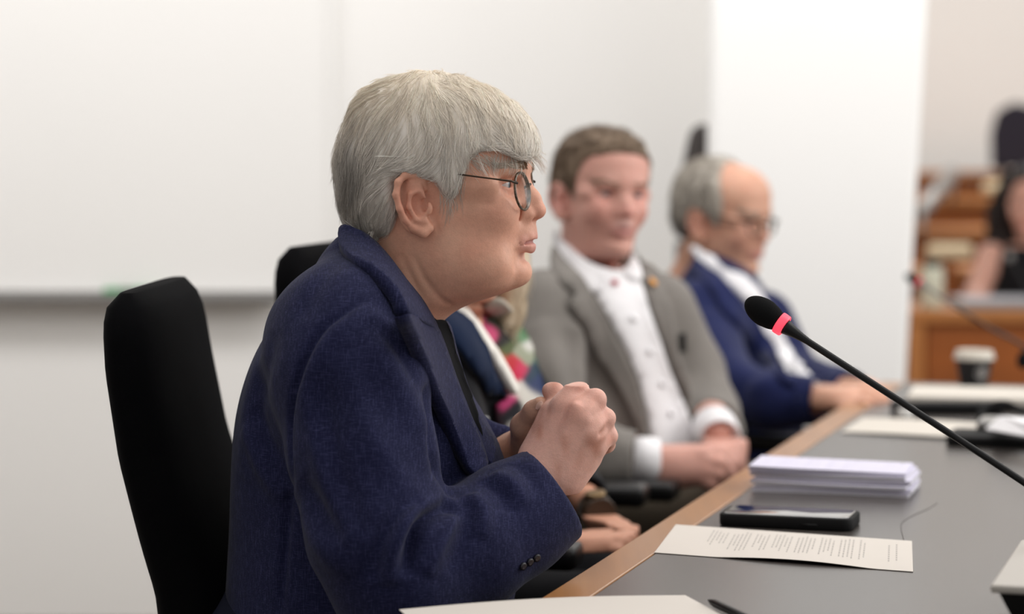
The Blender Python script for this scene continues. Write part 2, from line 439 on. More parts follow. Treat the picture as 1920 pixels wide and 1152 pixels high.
def head_field(h, jaw=1.0, nose=1.0, mouth=0.0, lo_py=690, slim=False):
    lo = L(600, lo_py, -.115); hi = L(1050, 130, .115)
    F = Field(lo, hi, h)
    px = lambda a: (np.array(a, float) - 830) / HS
    F.ell(L(806, 285), (.1035, .0765, .0785), k=.001)
    F.ell(L(905, 262), (.046, .062, .05), k=.03)
    FR, HW = list(HEAD_FR), np.array(HEAD_HW) * jaw
    if slim:        # a firmer jaw line and a narrower chin than the speaker's
        for i, y in enumerate(HEAD_PY):
            FR[i] -= int(np.interp(y, [535, 550, 565, 580, 640], [0, 45, 50, 40, 20])); HW[i] *= np.interp(y, [400, 450, 500, 540, 600], [1, .97, .90, .84, .92])
    F.loft([(340 - y) / HS for y in HEAD_PY], px(HEAD_BK), px(FR), [0] * len(HEAD_PY), HW, px(HEAD_XC), n=2.08, k=.02, sm=.006)
    for s in (-1, 1):
        F.ell(L(938, 392, s * .040), (.024, .019, .022), k=.024)                    # cheek
        F.ell(L(915, 345, s * .058), (.022, .012, .012), k=.014)                    # cheekbone
        if not slim: F.ell(L(900, 488, s * .043), (.036, .018, .022), k=.03)                     # jowl
        F.ell(L(975, 344, s * .031), (.015, .0165, .0105), k=.014, op='sub')        # socket
    F.cap(L(974, 315, -.036), L(979, 312, 0), .0065, .006, k=.014); F.cap(L(974, 315, .036), L(979, 312, 0), .0065, .006, k=.014)
    for s in (-1, 1):
        F.cap(L(976, 317, s * .02), L(958, 316, s * .046), .0062, .006, k=.01)
        e = L(949, 345, s * .0315)
        sl, X, Y, Z = F.sub(e - .022, e + .022)                                     # lids around the eyeball
        d = np.sqrt((X - e[0]) ** 2 + (Y - e[1]) ** 2 + (Z - e[2]) ** 2) - .0142
        lidgap = np.maximum(np.abs(Z - e[2] + .0004 + .0 * X) - .0034 * np.clip(1 - ((Y - e[1]) / .0135) ** 2, 0, 1), -(X - e[0] - .004))
        F.comb(sl, np.maximum(d, -lidgap), .003, 'add')
        F.cap(L(966, 357, s * .024), L(956, 360, s * .040), .0035, .003, k=.006)    # bag under the eye
    # nose
    F.cap(L(978, 330), L(1002, 372), .0068, .0082, k=.012)
    F.cap(L(1002, 372), L(1009, 391), .0082, .0092 * nose, k=.006)
    for s in (-1, 1): F.cap(L(974, 350, s * .009), L(985, 392, s * .012), .006, .007, k=.014)
    F.ell(L(1009, 395), (.0100 * nose, .0102 * nose, .0090), k=.004)
    for s in (-1, 1):
        F.ell(L(990, 402, s * .0125), (.0105, .0058, .0068), k=.006)
        F.ell(L(1002, 413, s * .0066), (.0060, .0034, .0050), k=.002, op='sub')
        F.cap(L(983, 392, s * .0195), L(978, 411, s * .0215), .0022 if h < .003 else .0006, k=.005, op='sub')
    F.cap(L(995, 416), L(996, 428), .0035, .005, k=.008)
    # lips
    F.ell(L(985, 434), (.010, .016, .012), k=.014)
    for s in (-1, 1):
        F.chain([(L(998, 444), .0048), (L(995, 445, s * .008), .0048), (L(985, 450, s * .018), .0034), (L(973, 455.5, s * .025), .002)], k=.007)
        F.chain([(L(994.5, 463), .0062), (L(991, 462, s * .009), .0056), (L(981, 459.5, s * .018), .0036), (L(972, 457.5, s * .025), .002)], k=.006)
    g = .0026 + mouth
    F.chain([(L(1006, 451, 0), g), (L(1002, 451.5, .010), g), (L(991, 454, .018), g * .7), (L(978, 457, .025), .0010)], k=.0012, op='sub')
    F.chain([(L(1006, 451, 0), g), (L(1002, 451.5, -.010), g), (L(991, 454, -.018), g * .7), (L(978, 457, -.025), .0010)], k=.0012, op='sub')
    F.ell(L(975, 508), (.0125, .018, .0125), k=.012)
    F.cap(L(989, 479, -.012), L(989, 479, .012), .0022, k=.008, op='sub')
    # ears
    for s in (-1, 1):
        E = lambda x, y, v: L(x + 26, y, s * v)
        F.chain([(E(776, 345, .076), .0085), (E(778, 385, .076), .010), (E(797, 418, .074), .0075)], k=.006)
        F.ell(E(775, 380, .078), (.0190, .0052, .033), k=.004, R=np.array(Matrix.Rotation(s * .28, 3, 'Z') @ Matrix.Rotation(-.12, 3, 'Y')))
        rim = [(800, 352, .075), (797, 336, .077), (783, 327, .081), (766, 328, .086), (755, 340, .090), (752, 363, .092), (758, 388, .091), (767, 408, .087), (781, 424, .083), (797, 432, .079), (808, 424, .076)]
        rr = [.0026, .0030, .0033, .0036, .0038, .0038, .0036, .0036, .0042, .0056, .0050]
        F.chain([(E(*p), r) for p, r in zip(rim, rr)], k=.0035)
        F.ell(E(788, 385, .088 if h < .003 else .091), (.0105, .0085, .0165), k=.004, op='sub')           # bowl
        if h < .003: F.chain([(E(793, 345, .0885), .0028), (E(774, 344, .091), .003), (E(766, 362, .093), .0028), (E(772, 388, .092), .0025)], k=.003, op='sub')
        F.chain([(E(790, 356, .0845), .0022), (E(776, 362, .0865), .0024), (E(774, 385, .087), .0026), (E(786, 408, .084), .003), (E(803, 411, .080), .003)], k=.003)
        F.ell(E(808, 388, .080), (.0045, .0045, .0075), k=.003)                     # tragus
        F.ell(E(799, 383, .083), (.0045, .008, .007), k=.003, op='sub')
    return F
def skin_cols(Vl, base, red, seed=0, blot=.10):
    """skin tone by place on the head, with shade painted into the mouth gap"""
    n = len(Vl); c = np.ones((n, 3)) * np.array(base)
    def g(p, r): return np.exp(-np.sum(((Vl - p) / r) ** 2, 1))
    def mixc(m, col):
        nonlocal c
        m = np.clip(m, 0, 1)[:, None]; c = c * (1 - m) + np.array(col) * m
    redc = np.array(red)
    mixc(.45 * g(L(1012, 396), .016), redc)
    for s in (-1, 1):
        mixc(.30 * g(L(955, 400, s * .042), .026), redc)
        mixc(.45 * g(L(802, 380, s * .085), .030), redc)
        mixc(.25 * g(L(962, 352, s * .032), .014), redc)
        for q, rad in (((985, 449, .018), .0062), ((995, 444, .008), .0062), ((998, 443, 0), .006), ((994, 462, 0), .0075), ((990, 461, .010), .0072), ((981, 459, .018), .0055)):
            mixc(.75 * g(L(q[0] + 3, q[1], s * q[2]), rad), (.64, .27, .25))
    k = np.zeros(n)
    r_ = np.random.default_rng(seed)
    for _ in range(14):
        f = r_.normal(size=3) * 95; k += np.sin(Vl @ f + r_.uniform(0, 6.28))
    for s in (-1, 1):
        D, _t = polydist(Vl, [L(1003, 452), L(988, 454.5, s * .018), L(977, 457, s * .0255)]); mixc(.75 * np.exp(-(D / .0016) ** 2), (.30, .09, .08))  # dark line painted in as the shade between the lips
    c = c * (1 + blot * .35 * (k / 3.7)[:, None] * np.array([.3, 1, 1.1]))
    return np.clip(c, 0, 1)
def eyeball(parent, M, s, iris=(.12, .17, .2), name='eye', look=(1, 0, 0)):
    u = np.linspace(0, np.pi, 17); v = np.linspace(0, 2 * np.pi, 25)[:-1]; V = []
    for a in u:
        for b in v: V.append((math.cos(a), math.sin(a) * math.cos(b), math.sin(a) * math.sin(b)))
    V = np.array(V); F = []
    for i in range(16):
        for j in range(24): F.append((i * 24 + j, i * 24 + (j + 1) % 24, (i + 1) * 24 + (j + 1) % 24, (i + 1) * 24 + j))
    lk = np.array(look, float); lk /= np.linalg.norm(lk)
    d = V @ lk; c = np.ones((len(V), 3)) * np.array((.58, .50, .47))
    c[d > .86] = iris; c[d > .965] = (.01, .01, .01)
    P = V * .0125 + L(949, 345, s * .0315)
    mesh_obj(name, app(M, P), F, M_eye, parent, True, c)
def hair_shell(h, sil, b, region, n=2.3, carve=None, extra=None):
    """outer shape from a side outline, kept inside the hair-covered region"""
    F = Field(L(590, 520, -.125), L(1060, 110, .125), h)
    C = L(815, 290); S = np.array([L(*p) for p in sil]) - C
    th = np.arctan2(S[:, 2], S[:, 0]); R = np.hypot(S[:, 0], S[:, 2]); o = np.argsort(th); th, R = th[o], R[o]
    tt = np.linspace(-np.pi, np.pi, 361); Rf = np.interp(tt, np.r_[th - 2 * np.pi, th, th + 2 * np.pi], np.r_[R, R, R])
    k = np.exp(-.5 * (np.arange(-9, 10) / 4.0) ** 2); k /= k.sum(); Rf = np.convolve(np.r_[Rf[-10:-1], Rf, Rf[1:10]], k, 'valid')
    X, Y, Z = F.ax[0][:, None, None], F.ax[1][None, :, None], F.ax[2][None, None, :]
    u, w_ = X - C[0], Z - C[2]; r = np.hypot(u, w_); Ra = np.interp(np.arctan2(w_, u), tt, Rf)
    bb = b(Z) if callable(b) else b
    d = (((r / Ra) ** n + (np.abs(Y) / bb) ** n) ** (1 / n) - 1) * np.minimum(Ra, bb)
    P = np.array([L(*p) for p in smooth_poly([(x, y) for x, y in region], True, 3)])[:, [0, 2]]
    d2 = np.full((F.n[0], F.n[2]), 9.0); ins = np.zeros((F.n[0], F.n[2]), bool)
    GX, GZ = np.meshgrid(F.ax[0], F.ax[2], indexing='ij')
    for i in range(len(P)):
        a, c = P[i], P[(i + 1) % len(P)]; e = c - a; L2 = max(e @ e, 1e-12)
        t = np.clip(((GX - a[0]) * e[0] + (GZ - a[1]) * e[1]) / L2, 0, 1)
        d2 = np.minimum(d2, np.hypot(GX - a[0] - t * e[0], GZ - a[1] - t * e[1]))
        x = ((a[1] > GZ) != (c[1] > GZ)) & (GX < (c[0] - a[0]) * (GZ - a[1]) / np.where(c[1] == a[1], 1e-9, c[1] - a[1]) + a[0]); ins ^= x
    sd = np.where(ins, -d2, d2)[:, None, :]
    hh = np.maximum(.008 - np.abs(d - sd), 0) / .008
    F.F = (np.maximum(d, sd) + hh * hh * .008 * .25).astype(np.float32)
    if carve is not None: carve(F)
    if extra is not None: extra(F)
    return F
def strands(parent, M, V, Q, flow, colf, count, length, rad, lift=.002, seg=7, clump=.35, name='hair_strands', stray=.03, keep=None, sides=3, kids=1, spread=.0016):
    """tapered hairs laid along the surface of the hair, combed by flow(p, n)"""
    b = bvh(V, Q); N = normals(V, Q)
    a3 = np.linalg.norm(np.cross(V[Q[:, 1]] - V[Q[:, 0]], V[Q[:, 3]] - V[Q[:, 0]]), axis=1)
    fc = V[Q].mean(1)
    if keep is not None: a3 = a3 * keep(fc)
    pr = a3 / a3.sum(); idx = rng.choice(len(Q), count, p=pr)
    wts = rng.dirichlet((1, 1, 1, 1), count)[:, :, None]
    P0 = (V[Q[idx]] * wts).sum(1); N0 = N[Q[idx, 0]]
    nf = rng.normal(size=(10, 3)) * 60; ph = rng.uniform(0, 6.28, (10, 3)); am = rng.normal(size=(10, 3)) * .3
    nf2 = rng.normal(size=(10, 3)) * 170
    AV = []; AF = []; AC = []; nb = 0
    ring = np.arange(sides) * 2 * math.pi / sides
    zmax = V[:, 2].max() + .0035
    for i in range(count):
        p = Vector(P0[i]); n = Vector(N0[i]); ln = length * rng.uniform(.55, 1.25); st = ln / seg
        lf = lift * rng.uniform(-.5, 1.0); isst = rng.random() < stray; jit = rng.normal(size=3) * (.07 if not isst else .35)
        pts = [p + n * (lf * .2)]; free = False
        wob = Vector((np.sin(nf @ np.array(p) + ph[:, 0]) @ am).tolist()) * clump + Vector((np.sin(nf2 @ np.array(p) + ph[:, 1]) @ am).tolist()) * clump * .5
        d = None
        for k in range(seg):
            f = Vector(flow(np.array(p), np.array(n))) + wob + Vector(jit)
            if not free: f = f - n * f.dot(n)
            f.normalize()
            d = f if d is None else (d * .55 + f * .45).normalized()
            if free: d = (d + Vector((0, 0, -.12))).normalized()
            p = p + d * (st * (.6 if free else 1))
            q, nn, _, dist = b.find_nearest(p)
            if q is not None and dist < .006 and not free:
                n = nn if nn.dot(n) > .2 else n
                if nn.dot(n) > .2: p = q.copy()
                else: free = True
                pts.append(p + n * (lf * (k + 1) / seg + (.004 * ((k + 1) / seg) ** 2 if isst else 0)))
            else:
                free = True; pts.append(p + n * lf)
        if max(q_[2] for q_ in pts) > zmax: continue
        c = np.array(colf(P0[i])) * rng.uniform(.82, 1.12); rr = rad * rng.uniform(.6, 1.2)
        Pn = np.array([tuple(x) for x in pts]); m = len(Pn)
        tg = np.gradient(Pn, axis=0); tg /= np.maximum(np.linalg.norm(tg, axis=1), 1e-9)[:, None]
        up = np.cross(tg, np.array(N0[i]) + 1e-4); up /= np.maximum(np.linalg.norm(up, axis=1), 1e-9)[:, None]
        bn = np.cross(tg, up); R = rr * np.r_[.8, np.ones(m - 3), .75, .2]
        for kd in range(kids):
            fr = np.linspace(0, 1, m)[:, None]
            if kd or kids > 1:
                o1, o2 = rng.normal(size=2) * spread; o3 = rng.normal(size=3) * spread * .9
                off = up * o1 * (1 - .55 * fr) + bn * (o2 * .25) + o3 * fr ** 1.5 - tg * 0
                Pk = Pn + off; ck = c * rng.uniform(.86, 1.10)
            else: Pk, ck = Pn, c
            AV.append((Pk[:, None, :] + (up[:, None, :] * np.cos(ring)[None, :, None] + bn[:, None, :] * np.sin(ring)[None, :, None]) * R[:, None, None]).reshape(-1, 3))
            AC.append(np.repeat(np.clip(ck, 0, 1)[None, :], m * sides, 0))
        j = np.arange(m - 1)[:, None] * sides; kk = np.arange(sides)[None, :]; k2 = (kk + 1) % sides
        AF.append(np.stack([j + kk, j + k2, j + sides + k2, j + sides + kk], -1).reshape(-1, 4) + nb); nb += m * sides
        for kd in range(1, kids): AF.append(AF[-1] + m * sides); nb += m * sides
    V_ = np.concatenate(AV); o = mesh_obj(name, app(M, V_), np.concatenate(AF), M_hair, parent, True, np.concatenate(AC))
    o['kind'] = 'stuff'
    return o
def lookup_noise(seed, f, n=8):
    r_ = np.random.default_rng(seed); A = r_.normal(size=(n, 3)) * f; ph = r_.uniform(0, 6.28, n)
    return lambda p: float(np.sin(A @ p + ph).sum() / math.sqrt(n))
def torus(mb, c, Rx, Rz, r, M, n=40, m=8, tilt=0.0, wrap=0.0):
    """rim in the local plane across the face"""
    pts = []
    for i in range(n):
        a = 2 * math.pi * i / n; pts.append(np.array(c) + np.array([tilt * math.sin(a) * Rz - wrap * Rx * math.cos(a), Rx * math.cos(a), Rz * math.sin(a)]))
    pts = app(M, pts); V = []; F = []
    cc = app(M, [c])[0]; ax = np.cross(pts[0] - cc, pts[n // 4] - cc); ax /= np.linalg.norm(ax)
    for p in pts:
        o = (p - cc); o /= np.linalg.norm(o)
        for k in range(m):
            t = 2 * math.pi * k / m; V.append(p + (o * math.cos(t) + ax * math.sin(t)) * r)
    for i in range(n):
        for k in range(m): F.append((i * m + k, i * m + (k + 1) % m, ((i + 1) % n) * m + (k + 1) % m, ((i + 1) % n) * m + k))
    mb.add(V, F)
def glasses(parent, M, lx=992, ly=357, R=.0205, rim_r=.0015, temple_end=(857, 321, .082), tem_r=.0009, rim_mat=None, rz=None, bend=True):
    rz = rz or R
    for s in (-1, 1):
        c = L(lx, ly, s * .0315)
        t = MB(); torus(t, c, R, rz, rim_r, M, tilt=-.12, wrap=.2 * s); rim = t.build('rim', rim_mat or M_tortoise, parent, True)
        t = MB(); V = [c + np.array([-.0003, 0, 0])]; n = 32
        for i in range(n):
            a = 2 * math.pi * i / n; V.append(c + np.array([-.12 * math.sin(a) * rz - .2 * s * R * math.cos(a), R * math.cos(a), rz * math.sin(a)]))
        V2 = [v + np.array([.0012, 0, 0]) for v in V]
        F = [(0, 1 + i, 1 + (i + 1) % n) for i in range(n)] + [(n + 1, n + 2 + (i + 1) % n, n + 2 + i) for i in range(n)] + [(1 + i, n + 2 + i, n + 2 + (i + 1) % n, 1 + (i + 1) % n) for i in range(n)]
        t.add(app(M, V + V2), F); t.build('lens', M_lens, rim, True)
        t = MB(); a = L(lx - 3, ly - 15, s * (.0315 + R)); b_ = L(lx - 12, ly - 19, s * .0615)
        e = L(temple_end[0], temple_end[1], s * temple_end[2])
        pts = [a, b_] + [b_ + (e - b_) * f + np.array([0, s * .004 * math.sin(math.pi * f), 0]) for f in (.25, .5, .75, .93, 1)]
        t.tube([tuple(p) for p in app(M, pts)], [tem_r * 1.6, tem_r * 1.4, tem_r, tem_r, tem_r, tem_r * 1.2, tem_r * 2.2], 8)
        if bend:
            e2 = L(temple_end[0] - 28, temple_end[1] + 10, s * (temple_end[2] - .001)); t.tube([tuple(p) for p in app(M, [e, e2])], [tem_r * 2.2, tem_r * 1.5], 8)
        t.build('temple', M_glassframe, parent, True)
    t = MB(); t.tube([tuple(p) for p in app(M, [L(lx, ly - 6, -.0125), L(lx + 6, ly - 12, -.005), L(lx + 6, ly - 12, .005), L(lx, ly - 6, .0125)])], rim_r, 8)
    t.build('nose_bridge', M_glassframe, parent, True)
# ================================================================== the speaking man
TI = (1, .3, .3)
M_navy = mat('navy_suit_cloth', srgb(24, 27, 57), rough=.85, spec=.12, sheen=.06, weave=(srgb(84, 86, 128), 1500, .26), noise=[(14, .12, (1, 1, 1))], bump=[(1500, (1, 1, .2), .0002), (60, (1, 1, 1), .0016)])
M_tee = mat('black_knit', srgb(20, 20, 22), rough=.9, spec=.15)
M_button = mat('dark_button', srgb(28, 26, 34), rough=.35)
M_trouser = mat('dark_trouser_cloth', srgb(22, 24, 38), rough=.9, spec=.15)
M_shoe = mat('black_shoe_leather', srgb(18, 16, 15), rough=.35)
SK = (.78, .415, .29); SKR = (.66, .23, .16)
def loft_px(F, tab, cy, k=.02, n=2.3, sm=.02, xc=None):
    """tab rows: py, left px, right px, half depth"""
    t = np.array(tab, float)
    A = [W(r[1], r[0], cy) for r in t]; B = [W(r[2], r[0], cy) for r in t]
    F.loft([a[2] for a in A], [a[0] for a in A], [b[0] for b in B], [cy if len(r) < 5 else r[4] for r in t], t[:, 3], n=n, k=k, sm=sm)
def legs(F, hips, knees, ankles, rh=.085, rk=.062, ra=.05, k=.03):
    for h, kn, a in zip(hips, knees, ankles):
        F.chain([(h, rh), (kn, rk), (a, ra)], k=k)
def shoes(parent, ankles, fwd, matl=None):
    for a in ankles:
        F = Field(np.array(a) - (.35, .35, .14), np.array(a) + (.35, .35, .12), .008)
        f = np.array(fwd, float); f /= np.linalg.norm(f); g = np.array([a[0], a[1], 0])
        F.chain([(g - f * .06 + (0, 0, .045), .042), (g + f * .06 + (0, 0, .045), .045), (g + f * .17 + (0, 0, .035), .034)], k=.03)
        F.cap(g + (0, 0, .05), g + (0, 0, .12), .042, .045, k=.03)
        F.F = np.maximum(F.F, -(F.ax[2][None, None, :]) + .002)
        V, Q = F.mesh(); mesh_obj('shoe', V, Q, matl or M_shoe, parent)
def join_meshes(parts):
    Vs, Qs, Cs, n = [], [], [], 0
    for V, Q, C in parts:
        Vs.append(V); Qs.append(Q + n); Cs.append(C); n += len(V)
    return np.concatenate(Vs), np.concatenate(Qs), np.concatenate(Cs)
def const_col(V, c): return np.ones((len(V), 3)) * np.array(c)
def hand_cols(V, base, seed=3, spots=.5, knuckles=()):
    c = const_col(V, base); r_ = np.random.default_rng(seed); k = np.zeros(len(V))
    for f, n in ((50, 8), (150, 12)):
        s = np.zeros(len(V))
        for _ in range(n): s += np.sin(V @ (r_.normal(size=3) * f) + r_.uniform(0, 6.28))
        k += s / math.sqrt(n)
    m = np.clip(k * .4 - .1, 0, 1)[:, None] * spots
    c = c * (1 - m) + np.array((.60, .27, .19)) * m
    for p, r in knuckles:
        g = np.exp(-np.sum((V - p) ** 2, 1) / r ** 2)[:, None] * .35; c = c * (1 - g) + np.array((.72, .30, .22)) * g
    return c

man = empty('person', (W(690, 1100, 2.74)[0], 2.74, 0.0), 'white-haired man in navy blazer and round spectacles speaking with clasped hands, nearest the camera', 'person')
HM = headmat(W(830, 340, 2.70), math.radians(11))
FH = head_field(.00175)
Vh, Qh = FH.mesh()
Ch = skin_cols(Vh, SK, SKR, 4)
hN = normals(Vh, Qh)
hb = None
def hfold(V, N, pts, amp, sig):     # crease on the near and far side of the head, local measure
    for s in (-1, 1):
        P = [L(x, y, s * v) for x, y, v in pts]; b_ = []
        for p in P:
            i = np.argmin(np.sum((V - p) ** 2, 1)); b_.append(V[i])
        D, t = polydist(V, b_); a = amp * np.exp(-(D / sig) ** 2) * np.clip(np.sin(np.pi * t), 0, 1) ** .5
        V = V + N * a[:, None]
    return V
for pts, amp, sig in [
    ([(845, 300 + 0, .07), (850, 330, .07)], 0, .003),
    ([(798, 470, .066), (820, 520, .064), (850, 560, .055), (868, 578, .04)], -.0016, .004),
    ([(775, 470, .066), (800, 530, .064), (835, 585, .055)], -.0012, .0035),
    ([(760, 480, .064), (790, 560, .062), (812, 610, .058)], .0022, .008),
    ([(960, 375, .035), (935, 382, .048), (915, 378, .056)], -.0009, .003),
    ([(985, 465, .032), (983, 490, .03), (975, 505, .028)], -.0009, .004),
    ([(842, 395, .072), (846, 415, .072), (850, 440, .071)], -.0008, .002),
    ([(938, 335, .05), (925, 330, .055)], -.0006, .002), ([(938, 345, .05), (922, 348, .058)], -.0006, .002), ([(938, 353, .05), (924, 362, .058)], -.0006, .002),
    ([(965, 330, .03), (955, 328, .04), (942, 334, .046)], -.0012, .0022)]:
    if amp: Vh = hfold(Vh, hN, pts, amp, sig)
# hands (near hand over far hand), forearms run back into the sleeves
def near_hand():
    F = Field(W(930, 960, 2.50), W(1180, 690, 2.84), .0019)
    wr = W(1030, 890, 2.625)
    F.cap(W(985, 925, 2.61), wr, .033, .030, k=.01)
    F.cap(W(1018, 862, 2.635), W(1060, 763, 2.632), .022, .0155, k=.022)
    F.cap(W(1030, 868, 2.625), W(1090, 775, 2.613), .021, .0145, k=.022)
    F.cap(W(1045, 882, 2.62), W(1108, 806, 2.613), .021, .0140, k=.022)
    F.cap(W(1058, 890, 2.625), W(1112, 836, 2.622), .019, .0130, k=.022)
    F.cap(W(1065, 880, 2.63), W(1100, 858, 2.635), .016, .013, k=.02)
    F.cap(W(1012, 850, 2.65), W(1036, 776, 2.655), .018, .015, k=.02)           # thumb side of the palm
    fing = [[(1060, 763, 2.628, .0145), (1082, 727, 2.634, .0122), (1088, 736, 2.678, .0105), (1066, 752, 2.706, .0092), (1046, 768, 2.71, .0082)],
            [(1090, 778, 2.610, .0138), (1116, 750, 2.622, .0120), (1118, 764, 2.668, .0104), (1096, 784, 2.698, .0092), (1074, 800, 2.70, .008)],
            [(1106, 808, 2.610, .0132), (1135, 785, 2.626, .0110), (1134, 800, 2.670, .0098), (1112, 818, 2.70, .0088), (1090, 830, 2.70, .008)],
            [(1112, 836, 2.620, .0122), (1140, 818, 2.636, .0104), (1138, 834, 2.672, .0090), (1118, 848, 2.695, .0080), (1098, 856, 2.70, .007)]]
    for f in fing:
        P = [(W(x, y, d), r) for x, y, d, r in f]
        F.chain(P[:2], k=.007); F.chain(P[1:], k=.0035)
    F.chain([(W(1036, 782, 2.66), .0145), (W(1046, 752, 2.664), .0118), (W(1040, 736, 2.668), .0104), (W(1031, 733, 2.668), .0090)], k=.005)   # thumb
    # grooves between the fingers
    for a, b_ in (((1103, 742, 2.600), (1090, 755, 2.594)), ((1132, 768, 2.602), (1114, 780, 2.594)), ((1142, 802, 2.610), (1124, 814, 2.602))):
        F.cap(W(*a), W(*b_), .0032, .0010, k=.007, op='sub')
    for q in ((1078, 762), (1094, 790), (1104, 818)):                            # tendons
        F.cap(W(q[0], q[1], 2.600), W(1040 + (q[0] - 1078) * .4, 862, 2.604), .003, .002, k=.010)
    return F.mesh()
def far_hand():
    F = Field(W(890, 960, 2.62), W(1150, 690, 2.86), .0022)
    F.cap(W(905, 930, 2.80), W(960, 862, 2.765), .030, .027, k=.01)
    F.cap(W(965, 868, 2.755), W(1000, 800, 2.715), .024, .017, k=.02)
    F.cap(W(968, 860, 2.765), W(1030, 800, 2.745), .022, .016, k=.02)
    F.cap(W(980, 875, 2.755), W(1040, 830, 2.742), .020, .015, k=.02)
    F.chain([(W(985, 838, 2.715), .0175), (W(983, 800, 2.69), .0150), (W(1001, 771, 2.672), .0112), (W(1014, 759, 2.664), .0092)], k=.006)       # thumb
    for i, (x, y) in enumerate(((1030, 790), (1045, 806), (1052, 826), (1050, 846))):
        F.chain([(W(x - 8, y + 8, 2.748), .0135), (W(x + 28, y - 14, 2.742), .0112), (W(x + 44, y - 6, 2.715), .0095), (W(x + 34, y + 4, 2.690), .0085)], k=.004)
    for a in ((960, 828), (952, 848), (968, 812)):
        pass
    return F.mesh()
NV, NQ = near_hand(); FV, FQ = far_hand()
kn = [(W(1080, 722, 2.62), .012), (W(1117, 748, 2.61), .011), (W(1137, 786, 2.61), .010), (W(1141, 822, 2.62), .010), (W(1070, 770, 2.6), .02)]
HSK = (.84, .48, .39)
# arms and trunk under the clothes
FT = Field((W(420, 900, 2.74)[0], 2.42, .50), (W(950, 900, 2.74)[0], 3.05, W(600, 570, 2.74)[2]), .012)
loft_px(FT, [(575, 620, 770, .10), (640, 530, 815, .15), (700, 500, 845, .16), (850, 470, 890, .155), (1000, 460, 900, .155), (1152, 455, 905, .15), (1400, 455, 905, .15)], 2.74)
FT.chain([(W(655, 690, 2.56), .05), (W(730, 1090, 2.50), .042), (W(985, 925, 2.61), .033)], k=.02)
FT.chain([(W(735, 700, 2.90), .05), (W(760, 1010, 2.94), .042), (W(905, 930, 2.80), .032)], k=.02)
TV, TQ = FT.mesh()
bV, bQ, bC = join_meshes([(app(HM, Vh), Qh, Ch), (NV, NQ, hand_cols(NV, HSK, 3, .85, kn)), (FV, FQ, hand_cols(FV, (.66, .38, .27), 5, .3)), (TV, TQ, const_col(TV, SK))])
mesh_obj('body', bV, bQ, M_skin, man, True, bC)
headB = bvh(app(HM, Vh), Qh)
# nails of the two thumbs
nb_ = bvh(np.concatenate([NV, FV]), np.concatenate([NQ, FQ + len(NV)]))
drape('thumbnail', [(1004, 768), (1006, 758), (1014, 752), (1019, 757), (1012, 767)], nb_, M_nail, man, .0006, .0012, 2, iters=1)
for s in (-1, 1): eyeball(man, HM, s, look=(1, 0, -.02))
# hair
SIL = [(650, 425), (637, 370), (631, 328), (629, 303), (641, 254), (650, 232), (660, 203), (684, 174), (722, 150), (767, 138), (815, 135), (857, 143), (896, 158), (935, 175), (968, 196), (992, 221), (1006, 248), (1012, 277), (1008, 300), (990, 340), (950, 400), (860, 440), (760, 470), (690, 460)]
REG = [(1030, 280), (1012, 293), (988, 294), (962, 284), (935, 283), (908, 300), (897, 322), (888, 342), (876, 362), (862, 366), (851, 345), (832, 334), (806, 325), (782, 322), (768, 336), (764, 362), (768, 392), (762, 418), (745, 440), (722, 456), (690, 447), (648, 424), (600, 420), (600, 200), (700, 100), (900, 100), (1060, 160)]
FHair = hair_shell(.0025, SIL, lambda Z: np.clip(.0885 - .06 * np.clip(Z - .03, 0, 1), .07, .09) - .03 * np.clip(-.035 - Z, 0, .1), REG)
HV, HQ = FHair.mesh(2)
hn = normals(HV, HQ); nz1 = lookup_noise(11, 55); nz2 = lookup_noise(12, 160)
HV = HV + hn * np.array([.0016 * nz1(p * np.array([1.3, 1, .45])) + .0008 * nz2(p * np.array([1.4, 1, .35])) for p in HV])[:, None]
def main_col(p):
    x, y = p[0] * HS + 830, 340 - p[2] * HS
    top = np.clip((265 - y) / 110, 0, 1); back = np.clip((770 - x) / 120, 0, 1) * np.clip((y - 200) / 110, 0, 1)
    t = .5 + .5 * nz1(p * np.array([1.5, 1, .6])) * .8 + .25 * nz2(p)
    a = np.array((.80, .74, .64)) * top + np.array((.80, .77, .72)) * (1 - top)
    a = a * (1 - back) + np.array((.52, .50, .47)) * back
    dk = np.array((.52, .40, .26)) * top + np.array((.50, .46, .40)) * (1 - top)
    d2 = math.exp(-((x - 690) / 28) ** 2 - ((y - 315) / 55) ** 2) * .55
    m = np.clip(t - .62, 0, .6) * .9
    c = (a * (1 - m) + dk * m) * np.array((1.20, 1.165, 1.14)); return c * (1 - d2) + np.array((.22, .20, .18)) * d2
mesh_obj('hair', app(HM, HV), HQ, M_hair, man, True, np.array([main_col(p) for p in HV]) * .78)  # shell colour darkened to stand for shade beneath the strands
def main_flow(p, n):
    x, y = p[0] * HS + 830, 340 - p[2] * HS; side = -1.0 if p[1] < .015 else 1.0
    if x > 880:      v = np.array([.30 + .003 * (x - 880), side * .15, -1.0])
    elif x > 720:
        f = (x - 720) / 160; v = np.array([-.75 + .95 * f, side * .1, -1.0])
    else:            v = np.array([-.25, 0, -1.0])
    if 290 < y < 360 and 740 < x < 860: v = np.array([-1.0, 0, -.75])
    if n[2] > .6: v = v * np.array([1, 1, .3]) + np.array([.35 if x > 760 else -.5, side * .55, 0])
    return v
strands(man, HM, HV, HQ, main_flow, main_col, 7200, .042, .00019, lift=.0034, seg=7, clump=.5, stray=.004, kids=4, spread=.0017)
